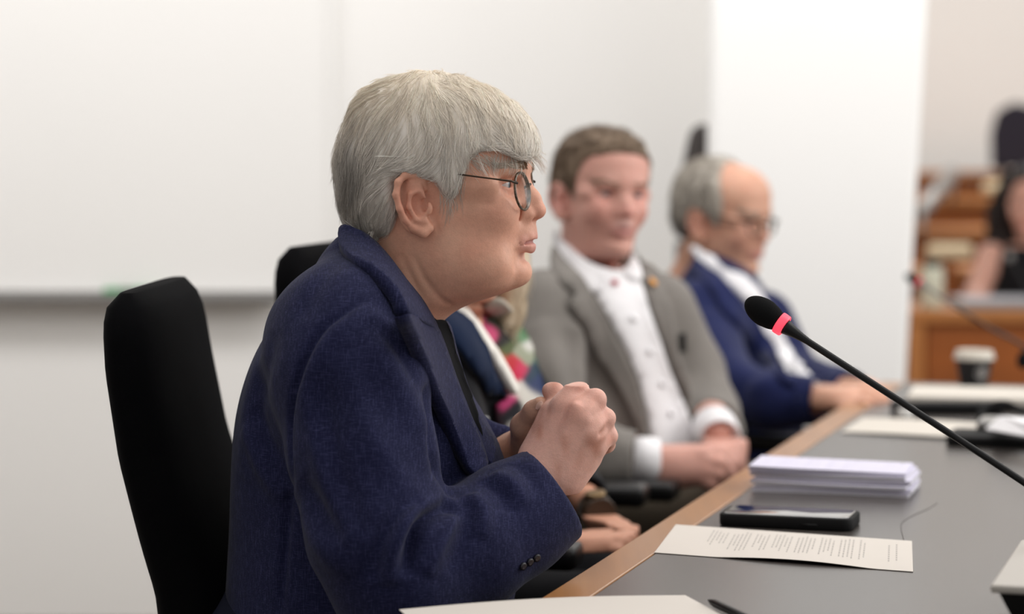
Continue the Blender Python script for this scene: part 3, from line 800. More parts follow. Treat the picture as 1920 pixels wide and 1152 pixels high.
# temple wisps and a few hairs over the forehead
TVv, TQq = Vh, Qh
def patch_hair(name, sel, flow, col, n, ln, rad, lift, M, V, Q, clump=.3):
    return strands(man if M is HM else None, M, V, Q, flow, col, n, ln, rad, lift=lift, seg=5, clump=clump, stray=.02, name=name, keep=sel)
def near_poly(poly, ymin=0.0):
    P = np.array(poly, float)
    def f(c):
        x, y = c[:, 0] * HS + 830, 340 - c[:, 2] * HS; ins = np.zeros(len(c), bool)
        for i in range(len(P)):
            a, b_ = P[i], P[(i + 1) % len(P)]
            ins ^= ((a[1] > y) != (b_[1] > y)) & (x < (b_[0] - a[0]) * (y - a[1]) / (b_[1] - a[1] + 1e-9) + a[0])
        return ins * (np.abs(c[:, 1]) > ymin) + 1e-9
    return f
patch_hair('sideburn', near_poly([(845, 325), (905, 310), (900, 345), (880, 385), (862, 405), (852, 380)], .03), lambda p, n: np.array([-.25, 0, -1.]), lambda p: (.72, .66, .58), 420, .018, .00017, .0010, HM, Vh, Qh)
patch_hair('fringe_wisps', near_poly([(900, 285), (985, 285), (990, 300), (940, 305), (900, 318)]), lambda p, n: np.array([.45 if p[0] < .07 else .05, 0, -1.]), lambda p: (.82, .76, .68), 560, .020, .00017, .0030, HM, Vh, Qh)
patch_hair('eyebrow', near_poly([(950, 306), (985, 300), (1002, 304), (1002, 316), (990, 318), (970, 316), (952, 317)], .009), lambda p, n: np.array([-.6, -.8 if p[1] < 0 else .8, .0]), lambda p: ((.30, .19, .10) if abs(p[1]) < .034 else (.62, .52, .42)), 520, .013, .00022, .003, HM, Vh, Qh)
glasses(man, HM)
# ------------------------------------------------------------------ blazer
JF = Field((W(400, 900, 2.74)[0], 2.34, .52), (W(1110, 900, 2.6)[0], 3.12, W(600, 425, 2.7)[2]), .0034)
loft_px(JF, [(446, 652, 705, .060), (470, 634, 728, .078), (500, 606, 755, .105), (530, 578, 780, .130), (562, 548, 800, .150), (604, 515, 822, .170), (650, 487, 845, .184), (700, 466, 866, .190), (750, 452, 886, .193), (800, 444, 902, .192), (860, 438, 920, .190), (930, 432, 932, .187), (1020, 430, 938, .185), (1152, 430, 940, .185), (1400, 430, 945, .19)], 2.74, k=.01, sm=.016)
JF.ell(W(640, 665, 2.60), (.065, .06, .075), k=.03)                       # shoulder blade side
JF.cap(W(668, 525, 2.655), W(640, 625, 2.585), .042, .066, k=.04)
JF.cap(W(640, 630, 2.575), W(655, 700, 2.555), .070, .079, k=.035)
arm = [(W(652, 690, 2.555), .079), (W(678, 860, 2.525), .076), (W(712, 1000, 2.50), .074), (W(750, 1092, 2.50), .070)]
JF.chain(arm, k=.022)
fore = [(W(750, 1092, 2.50), .070), (W(870, 1035, 2.535), .062), (W(960, 975, 2.575), .058), (W(1052, 915, 2.61), .056)]
JF.chain(fore, k=.02)
JF.chain([(W(725, 700, 2.89), .070), (W(770, 1010, 2.93), .064), (W(905, 905, 2.84), .054), (W(962, 872, 2.775), .046)], k=.02)
JF.ell(W(870, 1000, 2.74), (.06, .15, .12), k=.05)
for a, b_, r in ((W(1052, 915, 2.61), W(985, 960, 2.58), .050), (W(962, 872, 2.775), W(925, 895, 2.81), .041)):
    pass
def cutplane(F, p, n, lo, hi, k=.004, rad=.1):
    sl, X, Y, Z = F.sub(lo, hi); n = np.array(n) / np.linalg.norm(n)
    d = (X - p[0]) * n[0] + (Y - p[1]) * n[1] + (Z - p[2]) * n[2]
    far = np.sqrt((X - p[0]) ** 2 + (Y - p[1]) ** 2 + (Z - p[2]) ** 2) - rad
    s_ = np.maximum(-d, far); F.comb(sl, s_, k, 'sub')
c0 = W(1036, 922, 2.606); ax = W(1052, 915, 2.61) - W(960, 975, 2.575); ax /= np.linalg.norm(ax)
cutplane(JF, c0, ax + np.array([.10, -.25, .12]), c0 - .12, c0 + .12)
JF.cap(c0 - ax * .035, c0 + ax * .08, .045, .050, k=.003, op='sub')
c1 = W(955, 876, 2.78); ax1 = W(962, 872, 2.775) - W(905, 905, 2.84); ax1 /= np.linalg.norm(ax1)
cutplane(JF, c1, ax1, c1 - .08, c1 + .08, rad=.07); JF.cap(c1 - ax1 * .03, c1 + ax1 * .06, .036, .04, k=.003, op='sub')
# room for the neck
JF.cap(W(745, 520, 2.70), W(780, 470, 2.695), .050, .062, k=.012, op='sub')
JV, JQ = JF.mesh(2)
JN = normals(JV, JQ); JB = bvh(JV, JQ)
FOLDS = [
    # armhole seam
    ([(690, 560), (640, 590), (600, 622), (566, 687), (545, 770), (541, 850), (545, 900)], -.0055, .0042),
    ([(703, 572), (655, 606), (618, 640), (586, 700), (566, 780), (562, 860)], .0035, .012),
    # sleeve drapes
    ([(600, 700), (612, 800), (650, 930), (690, 1010)], -.0045, .012), ([(575, 720), (590, 830), (620, 930), (660, 1020)], .0040, .012),
    ([(640, 660), (668, 760), (720, 860), (780, 930)], .0035, .016), ([(700, 640), (745, 720), (790, 800), (815, 880)], .005, .018),
    ([(798, 720), (806, 790), (812, 850), (845, 935)], -.010, .012),
    # elbow crook
    ([(850, 945), (800, 975), (775, 1020), (760, 1080)], -.014, .009), ([(846, 962), (842, 985), (820, 1030), (800, 1080)], .007, .010),
    ([(838, 950), (790, 960), (760, 985), (735, 1040), (728, 1100)], .009, .011), ([(790, 940), (745, 970), (715, 1020), (702, 1090)], -.006, .009),
    ([(870, 935), (880, 970), (868, 1020), (840, 1075)], -.004, .008), ([(880, 930), (905, 960), (900, 1010)], .0045, .010),
    ([(905, 905), (940, 930), (950, 965)], -.004, .008), ([(925, 890), (960, 910), (985, 950)], .004, .010), ([(955, 868), (985, 885), (1010, 930)], -.0025, .008),
    # back and side
    ([(545, 890), (535, 1000), (525, 1150)], -.004, .006), ([(480, 760), (500, 830), (540, 900)], -.005, .012), ([(465, 800), (490, 880), (530, 940)], .005, .012),
    ([(505, 640), (470, 760), (455, 900)], .003, .02), ([(560, 900), (600, 960), (650, 1010)], -.006, .014), ([(560, 950), (600, 1020), (660, 1080)], .004, .016),
    # chest beside the sleeve
    ([(820, 760), (835, 830), (850, 900)], .004, .012), ([(700, 600), (745, 650), (780, 720)], -.004, .010), ([(690, 590), (740, 620)], .003, .012),
    ([(640, 480), (600, 530), (560, 600)], -.003, .014), ([(520, 620), (500, 700), (480, 800)], -.003, .016)]
for px_, amp, sig in FOLDS: JV = fold(JV, JN, JB, px_, amp * 1.35, sig)
njz = np.random.default_rng(5); A_ = njz.normal(size=(8, 3)) * 26; ph_ = njz.uniform(0, 6.28, 8)
JV = JV + JN * (np.sin(JV @ A_.T + ph_).sum(1) * .0006)[:, None]
JV = relax_mesh(JV, JQ, .4)
jk = mesh_obj('blazer', JV, JQ, M_navy, man)
JB = bvh(JV, JQ)
# collar and lapels lie over neck and blazer
CV, CQ, _ = join_meshes([(JV, JQ, JV), (app(HM, Vh), Qh, Vh)]); CB = bvh(CV, CQ)
drape('tee_shirt', [(800, 590), (812, 598), (838, 606), (852, 660), (880, 740), (905, 820), (870, 800), (835, 720), (812, 660)], CB, M_tee, man, .005, .004, 6, iters=14, d0=2.68, dclamp=.05)
drape('far_lapel', [(828, 604), (839, 616), (850, 660), (868, 718), (886, 768), (902, 800), (919, 824), (926, 846), (918, 876), (900, 850), (876, 790), (855, 725), (840, 670), (827, 625)], CB, M_navy, jk, .005, .016, 5, rnd=2, iters=30, d0=2.70, dclamp=.05, fit=2)
drape('lapel', [(752, 592), (775, 598), (805, 606), (826, 650), (845, 705), (868, 765), (890, 820), (908, 872), (900, 900), (875, 880), (845, 810), (812, 735), (806, 722), (786, 670), (768, 628)], CB, M_navy, jk, .0065, .014, 5, rnd=2, iters=30, d0=2.64, dclamp=.05, fit=3)
drape('collar', [(655, 428), (672, 440), (700, 466), (728, 500), (752, 533), (776, 562), (800, 598), (812, 622), (790, 612), (762, 596), (750, 590), (742, 566), (722, 538), (694, 512), (664, 496), (644, 478), (636, 462), (640, 440)], CB, M_navy, jk, .0085, .014, 5, rnd=2, iters=26, fit=3)
for x, y in ((1005, 1052), (992, 1060), (979, 1068)):
    h_ = hit(JB, x, y - 6)
    if h_ is not None:
        t = MB(); t.lathe([(.0, -.001), (.0042, -.001), (.0046, .0008), (.004, .0022), (.0024, .0017), (0, .002)], h_[0] + h_[1] * .001, h_[1], 18); t.build('sleeve_button', M_button, jk, True)
# trousers and shoes
PF = Field((-.45, 2.35, .05), (.55, 3.15, .75), .010)
hx = W(560, 900, 2.74)[0]
PF.ell((hx, 2.74, .58), (.17, .19, .14), k=.03)
ank = [(.30, 2.60, .10), (.36, 2.86, .10)]
legs(PF, [(hx, 2.65, .57), (hx, 2.83, .57)], [(.22, 2.56, .56), (.30, 2.86, .56)], ank)
V, Q = PF.mesh(); mesh_obj('trousers', V, Q, M_trouser, man); shoes(man, ank, (1, .1, 0))
# ================================================================== the other people
def mkcloth(name, rgb, rough=.9, amt=.12): return mat(name, rgb, rough=rough, spec=.15, sheen=.1, noise=[(25, amt, (1, 1, 1))], bump=[(70, (1, 1, 1), .0015)])
M_grey = mkcloth('grey_suit_cloth', srgb(126, 121, 116)); M_olive = mkcloth('olive_grey_trouser', srgb(98, 90, 78))
M_shirt = mkcloth('white_shirt', srgb(240, 238, 240), .8, .04); M_navy2 = mkcloth('blue_suit_cloth', srgb(26, 33, 74))
M_blackcloth = mkcloth('black_cloth', srgb(18, 18, 22)); M_navycloth = mkcloth('dark_navy_cloth', srgb(14, 30, 58))
M_gold = mat('gold_metal', srgb(214, 150, 70), rough=.35, metal=.6); M_silver = mat('silver_metal', srgb(190, 190, 190), rough=.3, metal=.9)
M_trim = mkcloth('cream_trim', srgb(232, 228, 220), .8, .03); M_red = mat('red_thread', srgb(170, 40, 60), rough=.6)
M_strap = mat('dark_watch_strap', srgb(60, 45, 32), rough=.5)
BROWN_REG = [(968, 196), (985, 212), (968, 225), (935, 240), (912, 262), (905, 292), (893, 310), (885, 360), (866, 378), (852, 350), (832, 336), (806, 326), (780, 323), (768, 338), (765, 386), (752, 418), (715, 440), (690, 436), (640, 428), (590, 420), (590, 200), (700, 90), (900, 90), (980, 150)]
BROWN_SIL = [(655, 430), (640, 370), (634, 320), (636, 270), (650, 225), (680, 185), (722, 158), (767, 144), (815, 139), (857, 141), (896, 148), (935, 160), (966, 182), (988, 215), (992, 250), (980, 320), (930, 400), (860, 440), (760, 470), (690, 460)]
def person_head(M, h, base, red, seed, jaw=1.0, nose=1.0, hair=None):
    F = head_field(h, jaw, nose, slim=True); V, Q = F.mesh(); return V, Q, skin_cols(V, base, red, seed)
def body_of(root, M, head, torso_tab, cy, limbs, hands, skin, h=.014):
    pts = [p for l in limbs for p, r in l] + [W(r[1], r[0], cy) for r in torso_tab] + [W(r[2], r[0], cy) for r in torso_tab]
    P = np.array(pts); F = Field(P.min(0) - .2, P.max(0) + .2, h)
    loft_px(F, torso_tab, cy)
    for l in limbs: F.chain(l, k=.02)
    TV_, TQ_ = F.mesh(); hv, hq, hc = head
    parts = [(app(M, hv), hq, hc), (TV_, TQ_, const_col(TV_, skin))]
    for v, q in hands: parts.append((v, q, hand_cols(v, skin, 9, .2)))
    V, Q, C = join_meshes(parts); mesh_obj('body', V, Q, M_skin, root, True, C); return bvh(app(M, hv), hq)
def clothes(root, name, m, tab, cy, arms, cuffs, ells=(), h=.007, kk=.02, folds=(), neck=None, nn=2.3):
    pts = [p for l in arms for p, r in l] + [W(r[1], r[0], cy) for r in tab] + [W(r[2], r[0], cy) for r in tab]
    P = np.array(pts); F = Field(P.min(0) - .22, P.max(0) + .22, h)
    loft_px(F, tab, cy, k=.02, n=nn)
    for c, r, k in ells: F.ell(c, r, k=k)
    for l in arms: F.chain(l, k=kk)
    for p, q, r in cuffs:
        p = np.array(p, float); a = np.array(q, float) - p; a /= np.linalg.norm(a)
        cutplane(F, p, a, p - .1, p + .1, rad=.085); F.cap(p - a * .03, p + a * .06, r, r, k=.003, op='sub')
    if neck: F.cap(neck[0], neck[1], neck[2], neck[3], k=.01, op='sub')
    V, Q = F.mesh(2); N = normals(V, Q); B = bvh(V, Q)
    for px_, amp, sig in folds: V = fold(V, N, B, px_, amp, sig)
    o = mesh_obj(name, V, Q, m, root); return o, bvh(V, Q), V, Q
def fingers(F, rows, k=.004):
    for r in rows: F.chain([(W(x, y, d), rr) for x, y, d, rr in r], k=k)

# ------------------------------------------------------------------ man in the grey suit
GD = 4.2
gm = empty('person', (.12, GD + .05, 0), 'brown-haired man in open grey suit and white shirt looking towards the camera, hands in lap', 'person')
GM = headmat(W(1128, 358, GD - .02), math.radians(66), math.radians(2), math.radians(-3), (.97, .93, .93))
GSK = (.70, .37, .30)
gh = person_head(GM, .0042, GSK, (.66, .20, .17), 21, .98, 1.05)
_m = .5 * np.exp(-(((gh[0] - L(1000, 430)) / np.array([.014, .020, .0065])) ** 2).sum(1))[:, None]
gh[2][:] = gh[2] * (1 - _m) + np.array((.44, .38, .36)) * _m
gt = [(498, 1060, 1180, .08), (530, 1020, 1225, .11), (580, 1000, 1250, .14), (650, 990, 1262, .15), (750, 985, 1290, .155), (850, 990, 1315, .16), (960, 995, 1320, .16), (1040, 1000, 1320, .15)]
def ghand():
    F = Field(W(1160, 960, 3.70), W(1430, 780, 4.35), .0035)
    # near (right) hand lying over the other
    F.cap(W(1215, 858, 3.93), W(1258, 872, 3.92), .031, .028, k=.01)
    F.cap(W(1250, 862, 3.93), W(1315, 850, 3.92), .026, .021, k=.03); F.cap(W(1250, 890, 3.92), W(1312, 888, 3.91), .025, .02, k=.03)
    fingers(F, [[(1310, 846, 3.925, .0135), (1345, 850, 3.92, .0115), (1370, 872, 3.93, .0105), (1362, 892, 3.95, .009)],
                [(1314, 862, 3.91, .0135), (1350, 870, 3.905, .0115), (1368, 892, 3.92, .0105), (1350, 906, 3.94, .009)],
                [(1312, 880, 3.905, .013), (1346, 890, 3.90, .011), (1352, 910, 3.92, .010), (1334, 918, 3.94, .0088)],
                [(1308, 896, 3.905, .012), (1335, 908, 3.90, .010), (1330, 922, 3.92, .009), (1315, 926, 3.94, .008)],
                [(1268, 850, 3.95, .017), (1300, 836, 3.95, .0135), (1330, 834, 3.955, .011), (1345, 842, 3.96, .0095)]], .006)
    # the other hand, coming down from the right cuff
    F.cap(W(1345, 805, 4.06), W(1358, 835, 4.02), .027, .027, k=.01); F.cap(W(1358, 835, 4.02), W(1352, 868, 3.98), .030, .026, k=.03)
    F.cap(W(1372, 840, 4.02), W(1378, 872, 3.99), .022, .018, k=.02)
    fingers(F, [[(1378, 862, 4.0, .014), (1386, 890, 3.985, .012), (1368, 908, 3.975, .0105), (1345, 912, 3.98, .009)],
                [(1360, 872, 3.98, .0135), (1366, 898, 3.965, .0115), (1345, 908, 3.965, .010), (1325, 910, 3.97, .009)],
                [(1345, 876, 3.975, .013), (1340, 902, 3.96, .011), (1322, 912, 3.96, .0095)]], .006)
    return F.mesh()
GH = ghand()
lr = [(W(1015, 600, 4.04), .055), (W(1030, 830, 3.98), .045), (W(1215, 858, 3.93), .032)]
rr_ = [(W(1240, 600, 4.32), .055), (W(1318, 760, 4.30), .045), (W(1345, 808, 4.07), .030)]
gB = body_of(gm, GM, gh, [(r[0], r[1] + 18, r[2] - 18, r[3] - .02) for r in gt], GD + .02, [lr, rr_], [GH], GSK)
for s in (-1, 1): eyeball(gm, GM, s, look=(1, .12, 0))
HF = hair_shell(.0045, BROWN_SIL, .081, BROWN_REG)
GV, GQ = HF.mesh(2)
gcol = lambda p: np.array((.20, .14, .095)) if p[2] > -.01 else np.array((.34, .29, .25))
mesh_obj('hair', app(GM, GV), GQ, M_hair, gm, True, np.array([gcol(p) for p in GV]))
strands(gm, GM, GV, GQ, lambda p, n: np.array([.5 if n[2] > .5 else -.1, -.3 if n[2] > .5 else 0, -.6 if n[2] < .5 else 0.05]), gcol, 1900, .026, .00034, lift=.004, seg=4, clump=.3, kids=5, spread=.003)
patch = near_poly([(945, 305), (965, 300), (988, 303), (1004, 306), (1004, 316), (975, 314), (948, 315)], .011)
strands(gm, GM, gh[0], gh[1], lambda p, n: np.array([-.4, -.8 if p[1] < 0 else .8, .1]), lambda p: (.26, .17, .11), 420, .010, .0003, lift=.001, seg=4, keep=patch, name='eyebrow')
gj_tab = [(478, 1062, 1168, .075), (500, 1030, 1200, .10), (530, 1000, 1232, .135), (580, 984, 1254, .165), (650, 972, 1268, .18), (750, 966, 1285, .185), (850, 970, 1305, .185), (930, 975, 1312, .185), (985, 980, 1312, .18)]
gj, GJB, gjV, gjQ = clothes(gm, 'suit_jacket', M_grey, gj_tab, GD + .02,
    [[(W(1020, 590, 4.06), .078), (W(1012, 720, 3.99), .070), (W(1045, 835, 3.94), .060), (W(1120, 858, 3.92), .052), (W(1212, 862, 3.92), .046)],
     [(W(1232, 585, 4.32), .072), (W(1290, 700, 4.32), .064), (W(1325, 775, 4.26), .056), (W(1348, 812, 4.12), .046)]],
    [(W(1196, 862, 3.92), W(1260, 864, 3.91), .040), (W(1343, 803, 4.10), W(1352, 830, 4.04), .040)],
    neck=(W(1125, 500, GD), W(1130, 440, GD - .02), .060, .075),
    folds=[([(1010, 600), (1040, 700), (1060, 780)], .010, .025), ([(1075, 620), (1080, 720), (1070, 800)], -.012, .022), ([(1090, 700), (1130, 780), (1170, 850)], .007, .02), ([(1250, 600), (1275, 700), (1310, 780)], .008, .02), ([(1050, 820), (1090, 850), (1120, 880)], -.01, .015)])
GC, GCQ, _ = join_meshes([(gjV, gjQ, gjV), (app(GM, gh[0]), gh[1], gh[0])]); GCB = bvh(GC, GCQ)
drape('shirt', [(1045, 442), (1075, 470), (1120, 500), (1160, 508), (1188, 494), (1204, 540), (1222, 600), (1240, 650), (1256, 700), (1278, 750), (1296, 800), (1300, 838), (1262, 848), (1222, 846), (1216, 800), (1205, 745), (1188, 690), (1160, 630), (1130, 575), (1095, 520), (1062, 478)], GCB, M_shirt, gm, .006, .010, 11, iters=6, d0=4.05, dclamp=.12)
drape('shirt_collar', [(1040, 428), (1056, 452), (1086, 482), (1118, 508), (1140, 520), (1122, 548), (1100, 548), (1078, 515), (1052, 478), (1038, 452)], GCB, M_shirt, gm, .016, .010, 9, iters=6, d0=4.05, dclamp=.12)
drape('shirt_collar', [(1160, 515), (1176, 500), (1186, 478), (1196, 500), (1194, 530), (1178, 532)], GCB, M_shirt, gm, .016, .010, 7, iters=6, d0=4.05, dclamp=.12)
drape('lapel', [(1040, 466), (1062, 492), (1090, 530), (1118, 575), (1150, 630), (1182, 690), (1206, 760), (1216, 830), (1206, 838), (1188, 790), (1160, 730), (1120, 670), (1080, 600), (1062, 575), (1075, 560), (1050, 540), (1034, 505)], GCB, M_grey, gj, .017, .010, 9, rnd=2, iters=8, d0=4.05, dclamp=.12)
drape('lapel', [(1194, 478), (1204, 500), (1230, 520), (1244, 548), (1236, 560), (1250, 580), (1262, 640), (1285, 720), (1304, 780), (1308, 800), (1292, 780), (1266, 710), (1240, 650), (1218, 590), (1202, 540)], GCB, M_grey, gj, .017, .010, 9, rnd=2, iters=8, d0=4.08, dclamp=.12)
def at_surf(b_, x, y, d0):
    h_ = hit(b_, x, y, d0); return h_[0], h_[1]
for y in (536, 600, 660, 720, 775):
    x = {536: 1151, 600: 1185, 660: 1214, 720: 1236, 775: 1252}[y]; p, n = at_surf(GCB, x, y, 4.03)
    t = MB(); t.lathe([(0, 0), (.0062, 0), (.0062, .002), (0, .003)], p + n * .007, n, 14); t.build('shirt_button', M_red if y == 536 else M_shirt, gm, True)
p, n = at_surf(GCB, 1211, 541, 4.05); t = MB(); t.lathe([(0, 0), (.009, 0), (.0085, .002), (.004, .0035), (0, .0035)], p + n * .018, n, 16); t.build('lapel_pin', M_gold, gj, True)
p, n = at_surf(GCB, 1276, 640, 4.15); t = MB(); t.box((-.006, -.002, -.020), (.006, .002, .014), Matrix.Translation(Vector(p + n * .006)), .0015); t.build('pocket_pen', M_shoe, gj, True)
for a, b_, r, r2 in ((W(1186, 862, 3.92), W(1236, 864, 3.92), .037, .036), (W(1338, 800, 4.11), W(1350, 826, 4.05), .0385, .0375)):
    t = MB(); pr = []
    A_, B_ = Vector(a), Vector(b_); ax_ = (B_ - A_).normalized(); Ln = (B_ - A_).length
    t.tube_profile([(A_, r), (A_ + ax_ * Ln * .5, r + .001), (B_, r2), (B_ + ax_ * .001, r2 - .003), (B_ - ax_ * .01, r2 - .006)], ax_, 28); t.build('shirt_cuff', M_shirt, gm, True)
F = Field((-.25, 3.75, .04), (.75, 4.5, .78), .012)
F.ell((.10, 4.25, .56), (.19, .19, .13), k=.03); gank = [(.52, 4.05, .1), (.58, 4.38, .1)]
legs(F, [(.10, 4.14, .55), (.12, 4.34, .55)], [(.44, 3.98, .56), (.52, 4.32, .56)], gank, .095, .07)
V, Q = F.mesh(); mesh_obj('trousers', V, Q, M_olive, gm); shoes(gm, gank, (1, -.2, 0))

# ------------------------------------------------------------------ man in the blue suit
BD = 4.85
bm_ = empty('person', (.30, BD, 0), 'grey-haired balding man in blue suit and glasses looking down, farthest at the table', 'person')
BM = headmat(W(1359, 402, BD), math.radians(38), math.radians(9), 0, (.93, .95, .95))
BSK = (.66, .36, .25)
bh = person_head(BM, .0045, BSK, (.64, .24, .19), 31, .96, 1.05)
bt = [(520, 1300, 1410, .08), (560, 1275, 1440, .12), (620, 1275, 1462, .15), (700, 1290, 1490, .155), (800, 1310, 1500, .155), (900, 1315, 1500, .155)]
def bhand():
    F = Field(W(1500, 800, 4.10), W(1700, 690, 4.75), .004)
    F.cap(W(1530, 750, 4.42), W(1560, 748, 4.38), .030, .026, k=.01)
    F.cap(W(1556, 742, 4.40), W(1600, 742, 4.38), .024, .019, k=.03); F.cap(W(1556, 752, 4.37), W(1596, 754, 4.34), .023, .018, k=.03)
    fingers(F, [[(1598, 736, 4.40, .013), (1628, 730, 4.40, .0115), (1652, 742, 4.39, .0095), (1664, 750, 4.38, .008)],
                [(1600, 742, 4.37, .013), (1632, 738, 4.36, .0115), (1654, 748, 4.35, .0095), (1662, 754, 4.34, .008)],
                [(1598, 750, 4.35, .012), (1628, 747, 4.33, .011), (1648, 756, 4.32, .009), (1654, 760, 4.32, .008)],
                [(1594, 758, 4.33, .011), (1618, 756, 4.31, .0095), (1634, 762, 4.30, .008)],
                [(1565, 752, 4.36, .016), (1585, 764, 4.33, .013), (1602, 772, 4.30, .0105)]], .006)
    F.cap(W(1600, 735, 4.62), W(1625, 738, 4.58), .027, .024, k=.01); F.cap(W(1625, 738, 4.58), W(1650, 742, 4.55), .024, .018, k=.02)
    fingers(F, [[(1645, 738, 4.56, .012), (1662, 742, 4.54, .010), (1672, 748, 4.52, .008)], [(1642, 745, 4.53, .012), (1655, 750, 4.50, .010), (1662, 754, 4.48, .008)],
                [(1640, 744, 4.55, .012), (1655, 750, 4.52, .010)]], .006)
    return F.mesh()
BH = bhand()
bB = body_of(bm_, BM, bh, [(r[0], r[1] + 12, r[2] - 12, r[3] - .02) for r in bt], BD, [[(W(1310, 640, 4.66), .05), (W(1375, 742, 4.55), .042), (W(1530, 750, 4.42), .030)], [(W(1425, 640, 5.0), .05), (W(1500, 735, 4.85), .042), (W(1600, 735, 4.62), .028)]], [BH], BSK)
for s in (-1, 1): eyeball(bm_, BM, s, look=(1, 0, -.5))
BAL_REG = [(820, 140), (835, 170), (850, 200), (875, 240), (893, 290), (893, 325), (888, 362), (866, 380), (852, 350), (832, 336), (806, 326), (780, 323), (768, 338), (765, 386), (752, 418), (715, 440), (690, 436), (640, 428), (590, 420), (590, 200), (700, 90), (860, 90)]
BAL_SIL = [(648, 430), (630, 370), (620, 320), (622, 270), (636, 225), (670, 182), (715, 155), (767, 146), (815, 146), (857, 148), (896, 160), (935, 178), (960, 200), (975, 230), (978, 260), (970, 320), (930, 400), (860, 440), (760, 470), (690, 460)]
HF = hair_shell(.005, BAL_SIL, .0865, BAL_REG); V, Q = HF.mesh(2)
bcol = lambda p: np.array((.42, .38, .33)) if p[2] > -.02 else np.array((.36, .33, .30))
mesh_obj('hair', app(BM, V), Q, M_hair, bm_, True, np.array([bcol(p) for p in V]))
strands(bm_, BM, V, Q, lambda p, n: np.array([-.5, 0, -.8]), bcol, 1500, .028, .00036, lift=.005, seg=4, clump=.4, kids=5, spread=.003)
strands(bm_, BM, bh[0], bh[1], lambda p, n: np.array([-.4, -.8 if p[1] < 0 else .8, .1]), lambda p: (.40, .34, .28), 360, .010, .0003, lift=.001, seg=4, keep=patch, name='eyebrow')
glasses(bm_, BM, 1000, 356, .0215, .0019, (832, 332, .080), .0018, M_glassframe, .0165, bend=False)
bj_tab = [(468, 1302, 1376, .062), (492, 1300, 1398, .078), (515, 1280, 1418, .10), (550, 1256, 1440, .135), (600, 1258, 1462, .16), (680, 1272, 1490, .172), (760, 1290, 1505, .175), (850, 1300, 1505, .175), (930, 1305, 1505, .17)]
bj, BJB, bjV, bjQ = clothes(bm_, 'suit_jacket', M_navy2, bj_tab, BD,
    [[(W(1312, 600, 4.70), .080), (W(1330, 690, 4.60), .072), (W(1380, 742, 4.52), .062), (W(1450, 752, 4.46), .054), (W(1540, 752, 4.41), .045)],
     [(W(1425, 610, 5.0), .075), (W(1480, 710, 4.92), .062), (W(1560, 735, 4.75), .050), (W(1600, 738, 4.64), .045)]],
    [(W(1538, 752, 4.41), W(1560, 752, 4.40), .038), (W(1598, 738, 4.65), W(1625, 738, 4.60), .036)],
    neck=(W(1355, 510, BD), W(1362, 460, BD), .055, .07),
    folds=[([(1330, 580), (1345, 650), (1400, 720)], .012, .03), ([(1390, 560), (1400, 620), (1440, 690)], -.015, .022), ([(1400, 730), (1430, 720), (1460, 715)], .008, .02)])
BC, BCQ, _ = join_meshes([(bjV, bjQ, bjV), (app(BM, bh[0]), bh[1], bh[0])]); BCB = bvh(BC, BCQ)
drape('shirt', [(1308, 466), (1345, 500), (1385, 528), (1412, 532), (1432, 560), (1456, 612), (1484, 660), (1524, 712), (1540, 726), (1500, 722), (1470, 685), (1440, 640), (1402, 580), (1362, 528), (1322, 486)], BCB, M_shirt, bm_, .006, .010, 10, iters=5, d0=4.75, dclamp=.14)
drape('shirt_collar', [(1304, 462), (1330, 480), (1368, 508), (1402, 530), (1412, 556), (1396, 566), (1362, 532), (1326, 500), (1302, 478)], BCB, M_shirt, bm_, .014, .010, 8, iters=5, d0=4.75, dclamp=.14)
drape('lapel', [(1300, 470), (1330, 508), (1372, 550), (1404, 596), (1438, 648), (1474, 700), (1494, 724), (1470, 722), (1430, 680), (1390, 630), (1352, 590), (1340, 560), (1310, 520)], BCB, M_navy2, bj, .015, .010, 8, rnd=2, iters=6, d0=4.75, dclamp=.14)
F = Field((-.05, 4.4, .04), (.95, 5.15, .76), .013)
F.ell((.32, 4.9, .55), (.18, .18, .12), k=.03); bank = [(.72, 4.72, .1), (.76, 5.0, .1)]
legs(F, [(.32, 4.80, .54), (.34, 4.98, .54)], [(.66, 4.68, .55), (.70, 4.96, .55)], bank, .088, .064)
V, Q = F.mesh(); mesh_obj('trousers', V, Q, M_trouser, bm_); shoes(bm_, bank, (1, -.2, 0))

